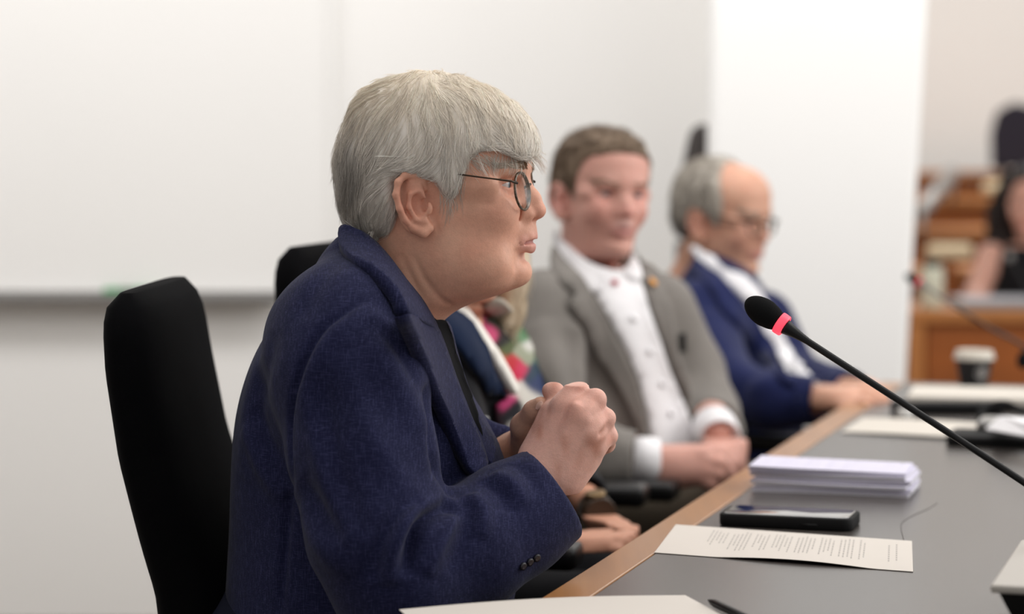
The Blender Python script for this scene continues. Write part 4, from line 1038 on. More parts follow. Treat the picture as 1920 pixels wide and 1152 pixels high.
# ------------------------------------------------------------------ woman between them
WD = 3.45
wm = empty('person', (-.05, WD, 0), 'blonde woman in dark jacket and floral scarf seated just behind the white-haired speaker', 'person')
WM = headmat(W(860, 422, WD - .02), math.radians(66), 0, 0, (.92, .92, .93))
WSK = (.66, .33, .22)
wh = person_head(WM, .0045, WSK, (.62, .24, .19), 41, .90, .88)
wt = [(600, 805, 905, .065), (640, 775, 935, .095), (720, 760, 965, .115), (820, 755, 965, .12), (950, 755, 955, .12), (1060, 755, 955, .12)]
def whand():
    F = Field(W(1000, 1090, 3.02), W(1230, 930, 3.60), .0035)
    F.cap(W(1015, 1026, 3.24), W(1085, 1028, 3.24), .027, .023, k=.01)
    F.cap(W(1080, 1022, 3.24), W(1132, 1005, 3.25), .022, .017, k=.025); F.cap(W(1085, 1036, 3.23), W(1135, 1028, 3.23), .021, .015, k=.025)
    fingers(F, [[(1130, 1000, 3.255, .0115), (1158, 985, 3.26, .010), (1180, 990, 3.27, .009), (1190, 1004, 3.28, .0078)],
                [(1134, 1010, 3.245, .0115), (1162, 1002, 3.24, .010), (1182, 1010, 3.25, .009), (1188, 1022, 3.26, .0078)],
                [(1136, 1020, 3.235, .011), (1162, 1018, 3.23, .0098), (1180, 1026, 3.24, .0088)],
                [(1136, 1032, 3.23, .010), (1158, 1034, 3.22, .009), (1172, 1040, 3.23, .008)],
                [(1092, 1016, 3.26, .014), (1115, 996, 3.27, .0115), (1140, 988, 3.28, .0095)]], .005)
    F.cap(W(1105, 945, 3.46), W(1128, 968, 3.40), .022, .020, k=.01); F.cap(W(1128, 968, 3.40), W(1158, 982, 3.35), .022, .018, k=.02)
    fingers(F, [[(1152, 970, 3.36, .0115), (1172, 972, 3.33, .010), (1186, 988, 3.31, .009), (1186, 1004, 3.30, .008)],
                [(1156, 980, 3.34, .0115), (1176, 986, 3.31, .010), (1186, 1004, 3.30, .0085)],
                [(1150, 988, 3.33, .011), (1168, 998, 3.30, .0095), (1176, 1012, 3.29, .008)]], .005)
    return F.mesh()
WH = whand()
wB = body_of(wm, WM, wh, wt, WD, [[(W(800, 690, 3.28), .045), (W(905, 1000, 3.24), .037), (W(1015, 1026, 3.24), .027)], [(W(925, 680, 3.60), .045), (W(1030, 890, 3.60), .037), (W(1105, 945, 3.46), .024)]], [WH], WSK)
for s in (-1, 1): eyeball(wm, WM, s)
wj_tab = [(585, 805, 900, .07), (610, 780, 930, .10), (650, 750, 958, .135), (700, 735, 985, .155), (760, 728, 996, .16), (830, 722, 998, .158), (920, 722, 985, .16), (1010, 722, 985, .17), (1070, 722, 985, .17)]
wj, WJB, wjV, wjQ = clothes(wm, 'jacket', M_blackcloth, wj_tab, WD,
    [[(W(800, 680, 3.30), .062), (W(850, 850, 3.25), .056), (W(925, 1000, 3.23), .050), (W(1010, 1025, 3.24), .040)],
     [(W(920, 680, 3.60), .060), (W(1000, 800, 3.62), .054), (W(1048, 880, 3.60), .048), (W(1100, 938, 3.48), .036)]],
    [(W(1012, 1026, 3.24), W(1060, 1027, 3.24), .030), (W(1098, 936, 3.48), W(1115, 955, 3.44), .028)], neck=(W(850, 600, WD), W(860, 540, WD), .05, .065))
WC, WCQ, _ = join_meshes([(wjV, wjQ, wjV), (app(WM, wh[0]), wh[1], wh[0])]); WCB = bvh(WC, WCQ)
drape('navy_lapel', [(822, 600), (846, 592), (872, 620), (905, 668), (935, 718), (944, 738), (920, 736), (890, 715), (850, 660), (826, 625)], WCB, M_navycloth, wj, .020, .012, 8, iters=5, d0=3.33, dclamp=.12)
drape('lapel_trim', [(838, 580), (850, 582), (880, 622), (912, 672), (944, 728), (946, 740), (938, 738), (905, 682), (872, 634), (842, 598)], WCB, M_trim, wj, .026, .016, 6, iters=5, d0=3.33, dclamp=.12, fit=2)
PAL = [((890, 600), (222, 90, 130), 16), ((868, 585), (225, 120, 150), 14), ((905, 640), (224, 88, 132), 16), ((922, 612), (60, 66, 54), 12), ((905, 590), (180, 60, 40), 10), ((930, 640), (40, 36, 34), 14), ((945, 590), (225, 220, 205), 15), ((938, 575), (215, 205, 190), 14), ((965, 632), (110, 150, 110), 16), ((985, 648), (235, 232, 225), 14), ((975, 668), (170, 175, 150), 16),
       ((948, 660), (90, 100, 60), 12), ((940, 690), (205, 50, 60), 18), ((962, 700), (222, 60, 100), 14), ((955, 712), (215, 40, 80), 14), ((930, 676), (200, 130, 90), 10), ((985, 700), (45, 70, 90), 16), ((996, 730), (50, 66, 110), 18), ((1000, 690), (60, 110, 90), 10), ((975, 742), (240, 235, 225), 18), ((990, 765), (240, 235, 225), 16), ((950, 735), (235, 225, 215), 14), ((935, 752), (214, 70, 130), 15), ((925, 770), (50, 30, 40), 14), ((955, 775), (30, 28, 36), 16), ((950, 800), (180, 176, 170), 9), ((975, 800), (90, 20, 40), 14), ((985, 840), (60, 20, 36), 20), ((940, 830), (26, 22, 28), 22), ((1005, 790), (190, 50, 90), 10)]
def scarf_col(P):
    w_ = np.stack([np.exp(-((P[:, 0] - x - 6 * np.sin(P[:, 1] / 9)) ** 2 + (P[:, 1] - y - 5 * np.sin(P[:, 0] / 7)) ** 2) / (r * .75) ** 2) for (x, y), c, r in PAL], 1) + 1e-9
    w_ = w_ ** 1.6; w_ /= w_.sum(1)[:, None]; return (w_ @ np.array([srgb(*c) for _, c, _ in PAL])) * .7
M_floral = mat('floral_print_cloth', (.5, .5, .5), rough=.7, spec=.2, vcol=True)
drape('floral_scarf', [(852, 572), (880, 566), (905, 572), (932, 558), (955, 572), (975, 606), (994, 650), (1004, 700), (1012, 745), (1012, 790), (1004, 850), (980, 880), (950, 860), (930, 800), (926, 762), (944, 742), (915, 680), (880, 624)], WCB, M_floral, wm, .010, .010, 5, iters=5, d0=3.33, dclamp=.14, colf=scarf_col)
drape('neckline', [(868, 566), (902, 566), (900, 600), (893, 640), (884, 600)], WCB, mat('woman_skin', WSK, rough=.5, sss=.1), wm, .0135, .006, 6, iters=4, d0=3.33, dclamp=.14)
# straight blonde hair to the shoulders
F = Field(L(560, 660, -.15), L(1010, 100, .15), .006)
F.ell(L(800, 275), (.118, .092, .092), k=.01)
for s in (-1, 1):
    F.chain([(L(790, 300, s * .070), .040), (L(770, 420, s * .078), .040), (L(785, 560, s * .082), .030), (L(800, 610, s * .078), .018)], k=.04)
    F.chain([(L(850, 260, s * .062), .034), (L(868, 340, s * .080), .018), (L(862, 470, s * .085), .018), (L(868, 590, s * .070), .016)], k=.03)
F.chain([(L(700, 330), .055), (L(680, 450), .055), (L(690, 570), .035)], k=.06)
F.ell(L(950, 400), (.060, .066, .105), k=.02, op='sub'); F.cap(L(880, 430), L(830, 640), .056, .05, k=.02, op='sub')
V, Q = F.mesh(2); wcol = lambda p: np.array((.74, .62, .46))
mesh_obj('hair', app(WM, V), Q, M_hair, wm, True, np.array([wcol(p) for p in V]))
strands(wm, WM, V, Q, lambda p, n: np.array([.2 if n[2] > .6 else 0, (-.6 if p[1] < 0 else .6) if n[2] > .4 else 0, -1]), wcol, 1100, .07, .0004, lift=.004, seg=5, clump=.25, kids=5, spread=.004)
p = W(1112, 952, 3.44); q = W(1126, 965, 3.41); t = MB(); A_, B_ = Vector(p), Vector(q); ax_ = (B_ - A_).normalized()
t.tube_profile([(A_, .021), (A_, .0245), (B_, .0245), (B_, .021)], ax_, 24); wt_ = t.build('wristwatch', M_strap, wm, True)
t = MB(); c = A_.lerp(B_, .5); side = Vector((0.2, -1, .55)); side = (side - ax_ * side.dot(ax_)).normalized()
t.lathe([(0, 0), (.015, 0), (.015, .006), (.012, .007), (0, .007)], c + side * .022, side, 22); t.build('watch_face', mat('aged_brass', srgb(122, 98, 64), rough=.35, metal=.6), wt_, True)
p = W(905, 797, 3.245); t = MB(); t.box((-.005, -.003, -.012), (.006, .003, .012), Matrix.Translation(Vector(p)) @ Matrix.Rotation(.25, 4, 'Y'), .002); t.build('name_badge', M_silver, wj, True)
F = Field((-.40, 3.05, .04), (.45, 3.8, .76), .013)
F.ell((-.10, WD, .54), (.18, .18, .11), k=.03); wank = [(.34, 3.36, .1), (.38, 3.56, .1)]
legs(F, [(-.10, 3.36, .53), (-.08, 3.54, .53)], [(.27, 3.30, .55), (.31, 3.54, .55)], wank, .08, .06)
V, Q = F.mesh(); mesh_obj('trousers', V, Q, M_blackcloth, wm); shoes(wm, wank, (1, -.2, 0))

# ------------------------------------------------------------------ dark-haired woman at the far desk
FD = 7.35
fm = empty('person', (W(1920, 500, FD)[0], FD, 0), 'woman with long dark hair and black sleeveless top sitting behind the far wooden desk', 'person')
FM = headmat(W(1935, 380, FD), math.radians(112), 0.05, 0, (.92, .92, .92))
FSK = (.62, .34, .26)
fh = person_head(FM, .006, FSK, (.6, .26, .2), 51, .9, .9)
F = Field((W(1780, 500, FD)[0], FD - .5, .6), (W(2080, 500, FD)[0], FD + .3, 1.2), .009)
loft_px(F, [(455, 1900, 1970, .05), (470, 1870, 2000, .09), (500, 1868, 2005, .11), (560, 1872, 2000, .11), (640, 1870, 2000, .12)], FD)
F.chain([(W(1858, 480, FD), .042), (W(1828, 560, FD - .1), .036), (W(1860, 590, FD - .30), .028), (W(1905, 590, FD - .36), .022)], k=.02)
F.chain([(W(2012, 480, FD), .042), (W(2030, 560, FD - .1), .036), (W(1990, 592, FD - .30), .028), (W(1945, 590, FD - .36), .022)], k=.02)
for i in range(4):
    F.chain([(W(1903 + i * 2, 586, FD - .35 - i * .016), .010), (W(1925 + i * 2, 586, FD - .38 - i * .014), .008)], k=.006)
    F.chain([(W(1947 - i * 2, 586, FD - .35 - i * .016), .010), (W(1930 - i * 2, 582, FD - .38 - i * .014), .008)], k=.006)
V1, Q1 = F.mesh(); V, Q, C = join_meshes([(app(FM, fh[0]), fh[1], fh[2]), (V1, Q1, const_col(V1, FSK))]); mesh_obj('body', V, Q, M_skin, fm, True, C)
for s in (-1, 1): eyeball(fm, FM, s)
F = Field((W(1800, 500, FD)[0], FD - .3, .6), (W(2060, 500, FD)[0], FD + .3, 1.2), .010)
loft_px(F, [(462, 1882, 1990, .09), (480, 1862, 2008, .115), (520, 1860, 2010, .125), (580, 1862, 2005, .125), (640, 1862, 2005, .135)], FD)
V, Q = F.mesh(); mesh_obj('sleeveless_top', V, Q, M_blackcloth, fm)
F = Field(L(560, 800, -.16), L(1010, 100, .16), .008)
F.ell(L(800, 275), (.118, .092, .092), k=.01)
for s in (-1, 1):
    F.chain([(L(800, 300, s * .076), .046), (L(810, 420, s * .092), .052), (L(840, 600, s * .100), .046), (L(880, 740, s * .092), .026)], k=.04)
F.chain([(L(700, 330), .055), (L(680, 500), .055), (L(690, 680), .035)], k=.06)
F.ell(L(955, 400), (.070, .062, .105), k=.02, op='sub')
V, Q = F.mesh(2); dcol = np.array((.014, .008, .007)); mesh_obj('hair', app(FM, V), Q, M_hair, fm, True, const_col(V, dcol))
strands(fm, FM, V, Q, lambda p, n: np.array([0, (-.6 if p[1] < 0 else .6) if n[2] > .4 else 0, -1]), lambda p: dcol, 500, .10, .0006, lift=.004, seg=5, clump=.2, kids=3, spread=.004)
# ================================================================== room
M_wall = mat('white_painted_wall', srgb(238, 236, 233), rough=.85, spec=.2, noise=[(1.2, .03, (1, 1, 1))], bump=[(160, (1, 1, 1), .0006)])
M_pillar = mat('white_plaster', srgb(242, 241, 239), rough=.8, spec=.2, noise=[(2, .02, (1, 1, 1))])
M_board = mat('whiteboard_enamel', srgb(238, 236, 233), rough=.35, spec=.4, noise=[(1.5, .02, (1, 1, 1))])
M_alu = mat('brushed_aluminium', srgb(150, 148, 146), rough=.4, metal=.7)
M_floor = mat('grey_brown_carpet', srgb(120, 108, 96), rough=.95, spec=.1, noise=[(60, .25, (1, 1, 1))], bump=[(300, (1, 1, 1), .003)])
M_ceil = mat('ceiling_white', srgb(238, 236, 232), rough=.9)
M_oak = mat('oak_edge', srgb(170, 118, 70), rough=.28, spec=.4, noise=[(26, .22, (1, .06, 1)), (90, .10, (1, .05, 1))])
M_desk = mat('reddish_oak_veneer', srgb(160, 88, 34), rough=.5, spec=.35, noise=[(6, .28, (.5, .5, 2.5)), (40, .12, (1, 1, .06))])
M_desk2 = mat('light_oak_lipping', srgb(176, 112, 54), rough=.5, noise=[(20, .15, (1, 1, .1))])
M_table = mat('charcoal_linoleum', srgb(74, 69, 66), rough=.27, spec=.6, noise=[(5, .12, (1, 1, 1)), (120, .08, (1, .2, 1))], bump=[(400, (1, .3, 1), .0002)])
M_black = mat('black_plastic', srgb(14, 14, 15), rough=.38, spec=.3); M_blackm = mat('black_matt', srgb(12, 12, 13), rough=.7, spec=.2)
def struct(o, name=None): o['kind'] = 'structure'; return o
WY = 6.1
t = MB(); t.box((-3.2, WY, 0), (.95, WY + .12, 3.4)); struct(t.build('wall_back', M_wall))
t = MB(); t.box((-3.3, -1.2, 0), (-3.18, WY + .12, 3.4)); struct(t.build('wall_left', M_wall))
t = MB(); t.box((.83, WY + .12, 0), (.95, 12.2, 3.4)); struct(t.build('wall_side', M_wall))
t = MB(); t.box((.83, 12.2, 0), (6.2, 12.32, 3.4)); struct(t.build('wall_far', M_wall))
t = MB(); t.box((-3.3, -1.2, -.08), (6.2, 12.32, 0)); struct(t.build('floor', M_floor))
# pillar: front face between the seats and the doorway, its right face leans inwards
PY = 5.5
a0, a1 = W(1328, 280, PY)[0], W(1726, 280, PY)[0]
t = MB(); zt = 3.4; lean = (W(1742, 0, PY)[0] - W(1700, 720, PY)[0]) / (W(0, 0, PY)[2] - W(0, 720, PY)[2])
x_at = lambda z: W(1742, 0, PY)[0] + (z - W(0, 0, PY)[2]) * lean
t.add([(a0, PY, 0), (x_at(0), PY, 0), (x_at(0), PY + .05, 0), (a0, PY + .05, 0), (a0, PY, zt), (x_at(zt), PY, zt), (x_at(zt), PY + .05, zt), (a0, PY + .05, zt)],
      [(3, 2, 1, 0), (4, 5, 6, 7), (0, 1, 5, 4), (1, 2, 6, 5), (2, 3, 7, 6), (3, 0, 4, 7)])
o = struct(t.build('trim_1', M_pillar)); o['label'] = 'wide white pillar behind the man in blue'
bvm = o.modifiers.new('bevel', 'BEVEL'); bvm.width = .02; bvm.segments = 4
# whiteboard on the back wall
xr, zb = W(615, 300, WY)[0], W(300, 546, WY)[2]
wb = empty('whiteboard', (-1.5, WY - .03, zb), 'large white writing board mounted on the back wall behind the speaker', 'whiteboard')
t = MB(); t.box((-3.1, WY - .028, zb), (xr, WY - .002, zb + 1.25), None, .003); t.build('writing_surface', M_board, wb)
t = MB(); t.box((xr, WY - .034, zb - .004), (xr + .022, WY - .001, zb + 1.254), None, .003); t.box((-3.1, WY - .034, zb + 1.25), (xr, WY - .001, zb + 1.27), None, .003); t.build('frame', M_board, wb)
t = MB(); t.box((-3.05, WY - .085, zb - .024), (xr - .12, WY - .001, zb - .004), None, .004); t.build('marker_tray', M_alu, wb)
for i, (px_, c) in enumerate(((232, (60, 150, 90)), (262, (150, 190, 150)))):
    x = W(px_, 540, WY - .05)[0]; t = MB(); t.tube([(x - .05, WY - .05, zb + .003), (x + .03, WY - .05, zb + .003)], .008, 12); t.tube([(x + .03, WY - .05, zb + .003), (x + .065, WY - .05, zb + .003)], .0088, 12)
    tag(t.build('marker_pen', mat('marker_green_%d' % i, srgb(*c), rough=.4), None, 'auto'), ('deep green', 'pale green')[i] + ' marker pen lying on the tray under the whiteboard', 'marker pen')
# ------------------------------------------------------------------ office chairs
M_chair = mat('black_chair_fabric', srgb(10, 10, 12), rough=.95, spec=.06, noise=[(60, .2, (1, 1, 1))], bump=[(900, (1, 1, 1), .0003)])
M_seam = mat('seam_thread', srgb(34, 34, 40), rough=.8)
def make_chair(label):
    root = empty('office_chair', (0, 0, 0), label, 'chair')
    zs = np.linspace(.50, 1.035, 34); V = []; n = 36; F = []
    xo = np.interp(zs, [.50, .62, .70, .72, .77, .85, .945, 1.02, 1.035], [.085, .075, .066, .060, .046, .024, .008, 0, 0])
    th = np.interp(zs, [.5, .62, .75, .85, .95, 1.0, 1.02, 1.035], [.10, .105, .102, .092, .084, .078, .066, .030]) * .85
    wd = np.interp(zs, [.5, .6, .8, .95, .99, 1.015, 1.035], [.40, .42, .45, .455, .445, .42, .37])
    def sec(i, sx=1, sy=1):
        P = []
        for k in range(n):
            a = 2 * math.pi * k / n; e = .42
            c, s = math.cos(a), math.sin(a)
            P.append((xo[i] + .5 * th[i] * sx * math.copysign(abs(c) ** .6, c) + .05 * (2 * abs(.5 * wd[i] * s) / .45) ** 2 * 0, .5 * wd[i] * sy * math.copysign(abs(s) ** .42, s), zs[i]))
        return P
    for i in range(len(zs)): V += sec(i)
    for i in range(len(zs) - 1):
        for k in range(n): F.append((i * n + k, i * n + (k + 1) % n, (i + 1) * n + (k + 1) % n, (i + 1) * n + k))
    F.append(tuple(range(n))[::-1]); F.append(tuple((len(zs) - 1) * n + k for k in range(n)))
    mesh_obj('backrest', V, F, M_chair, root, True, None, None, True)
    for s in (-1, 1):
        t = MB(); t.tube([(xo[i] - .30 * th[i], s * (.5 * wd[i] * .93), zs[i]) for i in range(1, len(zs) - 1)], .0013, 6); t.build('seam', M_seam, root, True, None, True)
    t = MB(); t.box((.02, -.24, .42), (.50, .24, .50), None, .028); t.build('seat', M_chair, root, 'auto', None, True)
    t = MB(); t.box((-.03, -.05, .40), (.06, .05, .60), None, .01); t.box((.0, -.12, .385), (.38, .12, .42), None, .008); t.build('mechanism', M_black, root, 'auto', None, True)
    for s in (-1, 1):
        t = MB(); t.box((.04, s * .285 - .035, .632), (.42, s * .285 + .035, .664), None, .012); a = t.build('armrest', M_black, root, 'auto', None, True)
        t = MB(); t.tube([(.16, s * .20, .41), (.17, s * .275, .43), (.18, s * .285, .50), (.18, s * .285, .645)], .016, 12); t.build('armrest_post', M_black, a, True, None, True)
    t = MB(); t.tube([(.23, 0, .10), (.23, 0, .40)], .028, 16); t.build('column', M_black, root, True, None, True)
    for k in range(5):
        a = 2 * math.pi * k / 5 + .3; e = (.23 + .29 * math.cos(a), .29 * math.sin(a), .075)
        t = MB(); t.tube([(.23, 0, .11), e], [.026, .016], 10); l_ = t.build('leg', M_black, root, True, None, True)
        t = MB(); t.tube([(e[0] - .012, e[1] - .022, .028), (e[0] - .012, e[1] + .022, .028)], .028, 16); t.tube([(e[0], e[1], .03), (e[0], e[1], .08)], .008, 8); t.build('caster', M_black, l_, 'auto', None, True)
    return root
def copy_tree(o, parent=None):
    c = o.copy(); COL.objects.link(c)
    if parent is not None: c.parent = parent
    for ch in list(o.children): copy_tree(ch, c)
    return c
ch0 = make_chair('black fabric office chair with tall backrest at the left, behind the white-haired man')
ch0.location = (W(290, 560, 2.86)[0], 2.86, 0); ch0.rotation_euler = (0, 0, -math.radians(1.5))
spots = [(W(622, 460, 3.52)[0], 3.50, -12, .025, 'black office chair whose corner shows behind the speaker, seat of the blonde woman'),
         (-.06, 4.24, -16, 0, 'black office chair with armrests under the man in the grey suit'),
         (.17, 4.88, -16, 0, 'black office chair with armrest under the man in the blue suit')]
chs = [ch0]
for x, y, r, dz, lb in spots:
    c = copy_tree(ch0); c.location = (x, y, 0); c.rotation_euler = (0, 0, math.radians(r)); c['label'] = lb
    c.scale = (1, 1, 1 + dz / 1.03); chs.append(c)
for ch in chs[3].children:
    if ch.name.startswith('armrest'): ch.location.x += .10
for c in chs: c['group'] = 'black office chairs along the table'
# tall chair behind the pillar
t0 = empty('conference_chair', (W(1310, 400, 5.85)[0], 5.85, 0), 'tall dark chair back half hidden by the left edge of the white pillar', 'chair')
prof = [(1300, 233), (1290, 262), (1282, 300), (1274, 345), (1268, 400), (1268, 450)]
V = []; F = []
for j, (x, y) in enumerate(prof):
    p = W(x, y, 5.85); q = W(1420, y + 4, 5.85)
    for (xx, yy) in ((p[0], 5.82), (q[0], 5.80), (q[0], 5.87), (p[0], 5.88)): V.append((xx, yy, p[2]))
for j in range(len(prof) - 1):
    for k in range(4): F.append((j * 4 + k, j * 4 + (k + 1) % 4, (j + 1) * 4 + (k + 1) % 4, (j + 1) * 4 + k)[::-1])
F.append((0, 1, 2, 3)); F.append(tuple(len(V) - 4 + k for k in range(4))[::-1])
M_dk = mat('dark_brown_leather', srgb(58, 52, 50), rough=.6)
o = mesh_obj('backrest', V, F, M_dk, t0, False); o.modifiers.new('bevel', 'BEVEL').width = .015
cx = W(1345, 400, 5.85)[0]
t = MB(); t.box((cx - .10, 5.40 + .12, .44), (cx + .10, 5.84, .52), None, .02)
t = MB(); t.box((W(1268, 450, 5.85)[0], 5.78, .46), (W(1320, 450, 5.85)[0], 5.90, W(1268, 452, 5.85)[2]), None, .012); t.build('lower_back', M_dk, t0)
t = MB(); t.box((W(1262, 450, 5.85)[0], 5.62, .40), (cx + .1, 5.92, .47), None, .02); t.build('seat', M_dk, t0)
t = MB(); t.box((cx - .02, 5.74, 0), (cx + .02, 5.78, .42), None, .006); t.box((cx - .14, 5.66, 0), (cx + .1, 5.90, .03), None, .01); t.build('pedestal', M_black, t0)
# ------------------------------------------------------------------ table
A, B = T(995, 1134), T(1569, 768); A, B = A[:2], B[:2]
u = (B - A) / np.linalg.norm(B - A); nrm = np.array([u[1], -u[0]])      # n points over the table
P0 = A - u * 1.35; endY = T(1700, 716)[1]; P1 = A + u * ((endY - A[1]) / u[1])
tb = empty('conference_table', (P0[0] + .8, 2.8, 0), 'long conference table with charcoal top and oak edge strip', 'table')
def slab(name, o0, o1, z0, z1, m, parent, s0=0, s1=0, bev=.002):
    c = [P0 + nrm * o0 + u * s0, P0 + nrm * o1 + u * s0, P1 + nrm * o1 - u * s1, P1 + nrm * o0 - u * s1]
    # far end square to the view of the hall
    t = MB(); t.quadplate([(*p, z0) for p in c], z1 - z0); o = t.build(name, m, parent)
    if bev: b_ = o.modifiers.new('bevel', 'BEVEL'); b_.width = bev; b_.segments = 2
    return o
slab('edge_strip', 0, .0465, TZ - .035, TZ, M_oak, tb)
slab('tabletop', .0475, 1.55, TZ - .035, TZ, M_table, tb)
slab('modesty_panel', 1.15, 1.18, .06, TZ - .036, M_desk, tb, .3, .3)
for s0, s1 in ((.35, 0), (1.75, 0), (3.1, 0)):
    c = P0 + u * s0 + nrm * .45; t = MB(); t.box((-.03, -.30, 0), (.03, .68, TZ - .036), Matrix.Translation((c[0], c[1], 0)) @ Matrix.Rotation(math.atan2(nrm[1], nrm[0]) - math.pi / 2, 4, 'Z'), .006); t.build('leg', M_desk, tb)
# scratch marks on the top
M_scr = mat('scratch_mark', srgb(58, 52, 48), rough=.7)
for pts in ([(1697, 1020), (1690, 995), (1692, 980), (1715, 966), (1740, 955), (1758, 944)],):
    t = MB(); t.tube([T(x, y, TZ + .0001) for x, y in smooth_poly(pts, False, 4)], .0005, 5); t.build('scratch', M_scr, tb)
TB = BVHTree.FromPolygons([(-5, -5, TZ), (8, -5, TZ), (8, 9, TZ), (-5, 9, TZ)], [(0, 1, 2, 3)])
# ------------------------------------------------------------------ things on the table
M_paper = mat('white_paper', srgb(212, 205, 197), rough=.8, spec=.2, noise=[(9, .03, (1, 1, 1))]); M_ink = mat('grey_print', srgb(176, 170, 164), rough=.8)
M_cream = mat('cream_paper', srgb(205, 198, 188), rough=.8, spec=.2)
def sheet(name, c4, lab, m=M_paper, lift=lambda s, t: 0, th=.0006, n=14, k=8, cat='paper', z=TZ, group=None):
    c = [np.array(p) if len(p) == 3 else T(*p, z) for p in c4]; V = []; F = []
    for i in range(n + 1):
        for j in range(k + 1):
            s, t_ = i / n, j / k; p = (c[0] * (1 - s) + c[1] * s) * (1 - t_) + (c[3] * (1 - s) + c[2] * s) * t_
            V.append((p[0], p[1], z + .0004 + lift(s, t_)))
    N_ = len(V); V += [(x, y, zz + th) for x, y, zz in V]; g = lambda i, j: i * (k + 1) + j
    for i in range(n):
        for j in range(k):
            q = (g(i, j), g(i + 1, j), g(i + 1, j + 1), g(i, j + 1)); F.append(q[::-1]); F.append(tuple(N_ + a for a in q))
    rim = [g(i, 0) for i in range(n + 1)] + [g(n, j) for j in range(1, k + 1)] + [g(i, k) for i in range(n - 1, -1, -1)] + [g(0, j) for j in range(k - 1, 0, -1)]
    for a, b_ in zip(rim, rim[1:] + rim[:1]): F.append((a, b_, N_ + b_, N_ + a))
    o = mesh_obj(name, V, F, m, None, True)
    try: o.data.set_sharp_from_angle(angle=.9)
    except Exception: pass
    tag(o, lab, cat, group)
    return o, c
lf = lambda s, t_: .0035 * max(0, math.sin(math.pi * min(1, max(0, (s - .25) / .6)))) * (1 - t_) + .001 * t_
sp, c = sheet('speech_sheet', [(1227, 1038), (1712, 1074), (1710, 1018), (1267, 987)], 'sheet of paper with grey printed verses in front of the phone', lift=lf, cat='paper', n=30)
# rows of small print run across the short side
t = MB()
rows = [(.075, .25, .93), (.095, .22, .93), (.115, .20, .60)]
rng2 = np.random.default_rng(3)
srow = []
s_ = .145
blocks = [5, 5, 4, 5, 5, 4, 4, 2]
xs = []
pos = .175
for nb2 in blocks:
    for q in range(nb2): xs.append(pos); pos += .0163
    pos += .0135
for s_ in xs:
    if s_ > .86: break
    end = .90 - rng2.uniform(0, .12); st_ = .20 + (rng2.uniform(.0, .35) if rng2.random() < .4 else rng2.uniform(0, .08)); x = st_
    while x < end:
        wl = rng2.uniform(.03, .085); 
        for (a, b_) in ((x, min(x + wl, end)),):
            P = []
            for (ss, tt) in ((s_, a), (s_ + .0058, a), (s_ + .0058, b_), (s_, b_)):
                p = (c[0] * (1 - ss) + c[1] * ss) * (1 - tt) + (c[3] * (1 - ss) + c[2] * ss) * tt; P.append((p[0], p[1], TZ + .0011 + lf(ss, tt)))
            t.add(P, [(0, 1, 2, 3)])
        x += wl + .018
for s_, a0_, b0_ in ((.905, .25, .80), (.935, .3, .86)):
    x = a0_
    while x < b0_:
        P = []
        for (ss, tt) in ((s_, x), (s_ + .006, x), (s_ + .006, x + .05), (s_, x + .05)):
            p = (c[0] * (1 - ss) + c[1] * ss) * (1 - tt) + (c[3] * (1 - ss) + c[2] * ss) * tt; P.append((p[0], p[1], TZ + .0011 + lf(ss, tt)))
        t.add(P, [(0, 1, 2, 3)]); x += .07
o = t.build('printed_text', M_ink, sp); o['kind'] = 'stuff'
# notebook page at the lower edge of the picture, pen beside it
_a, _b = T(752, 1149), T(1285, 1122); _e = (_b - _a) / np.linalg.norm(_b - _a); _a = _b - _e * .297; _p = np.array([_e[1], -_e[0], 0]) * .21
fs, _ = sheet('paper_sheet', [tuple(_a + _p), tuple(_b + _p), tuple(_b), tuple(_a)], 'large blank white sheet on the table edge nearest the camera', lift=lambda s, t_: .002 + .004 * math.sin(math.pi * s) * t_, n=20)
pen = empty('pen', T(1390, 1160), 'black pen lying beside the blank sheet nearest the camera', 'pen')
pa, pb = Vector(T(1328, 1126, TZ + .006)), Vector(T(1450, 1185, TZ + .006))
t = MB(); t.tube([pa, pa.lerp(pb, .06), pa.lerp(pb, .12), pb], [.0008, .0030, .0042, .0042], 14); t.build('barrel', M_black, pen, True)
t = MB(); t.tube([pb, pb + (pb - pa).normalized() * .012], [.0046, .0040], 14); t.build('cap', M_black, pen, True)
# phone
tdir = math.atan2(-nrm[1], -nrm[0])
ph = empty('smartphone', T(1480, 990), 'black smartphone in a black case lying between the printed sheet and the paper stack', 'phone')
def place(px_, py_, z=TZ, rz=0): p = T(px_, py_, z); return Matrix.Translation((p[0], p[1], z)) @ Matrix.Rotation(rz, 4, 'Z')
na = math.atan2(nrm[1], nrm[0])
import bmesh
def rbox(mb, lx, ly, z0, z1, r, M, bev=.002, seg=6):
    pts = []
    for cx_, cy_, a0_ in ((lx / 2 - r, ly / 2 - r, 0), (-lx / 2 + r, ly / 2 - r, 90), (-lx / 2 + r, -ly / 2 + r, 180), (lx / 2 - r, -ly / 2 + r, 270)):
        for k in range(seg + 1):
            a = math.radians(a0_ + 90 * k / seg); pts.append((cx_ + r * math.cos(a), cy_ + r * math.sin(a)))
    n = len(pts); V = []; F = []
    lv = [(z0, bev), (z0 + bev * .3, bev * .3), (z0 + bev, 0), (z1 - bev, 0), (z1 - bev * .3, bev * .3), (z1, bev)]
    for z, ins in lv:
        for x, y in pts:
            V.append(M @ Vector((x * (1 - 2 * ins / lx), y * (1 - 2 * ins / ly), z)))
    for i in range(len(lv) - 1):
        for k in range(n): F.append((i * n + k, i * n + (k + 1) % n, (i + 1) * n + (k + 1) % n, (i + 1) * n + k))
    F.append(tuple(range(n))[::-1]); F.append(tuple((len(lv) - 1) * n + k for k in range(n))); mb.add(V, F)
Mp = place(1481, 984, TZ, na)
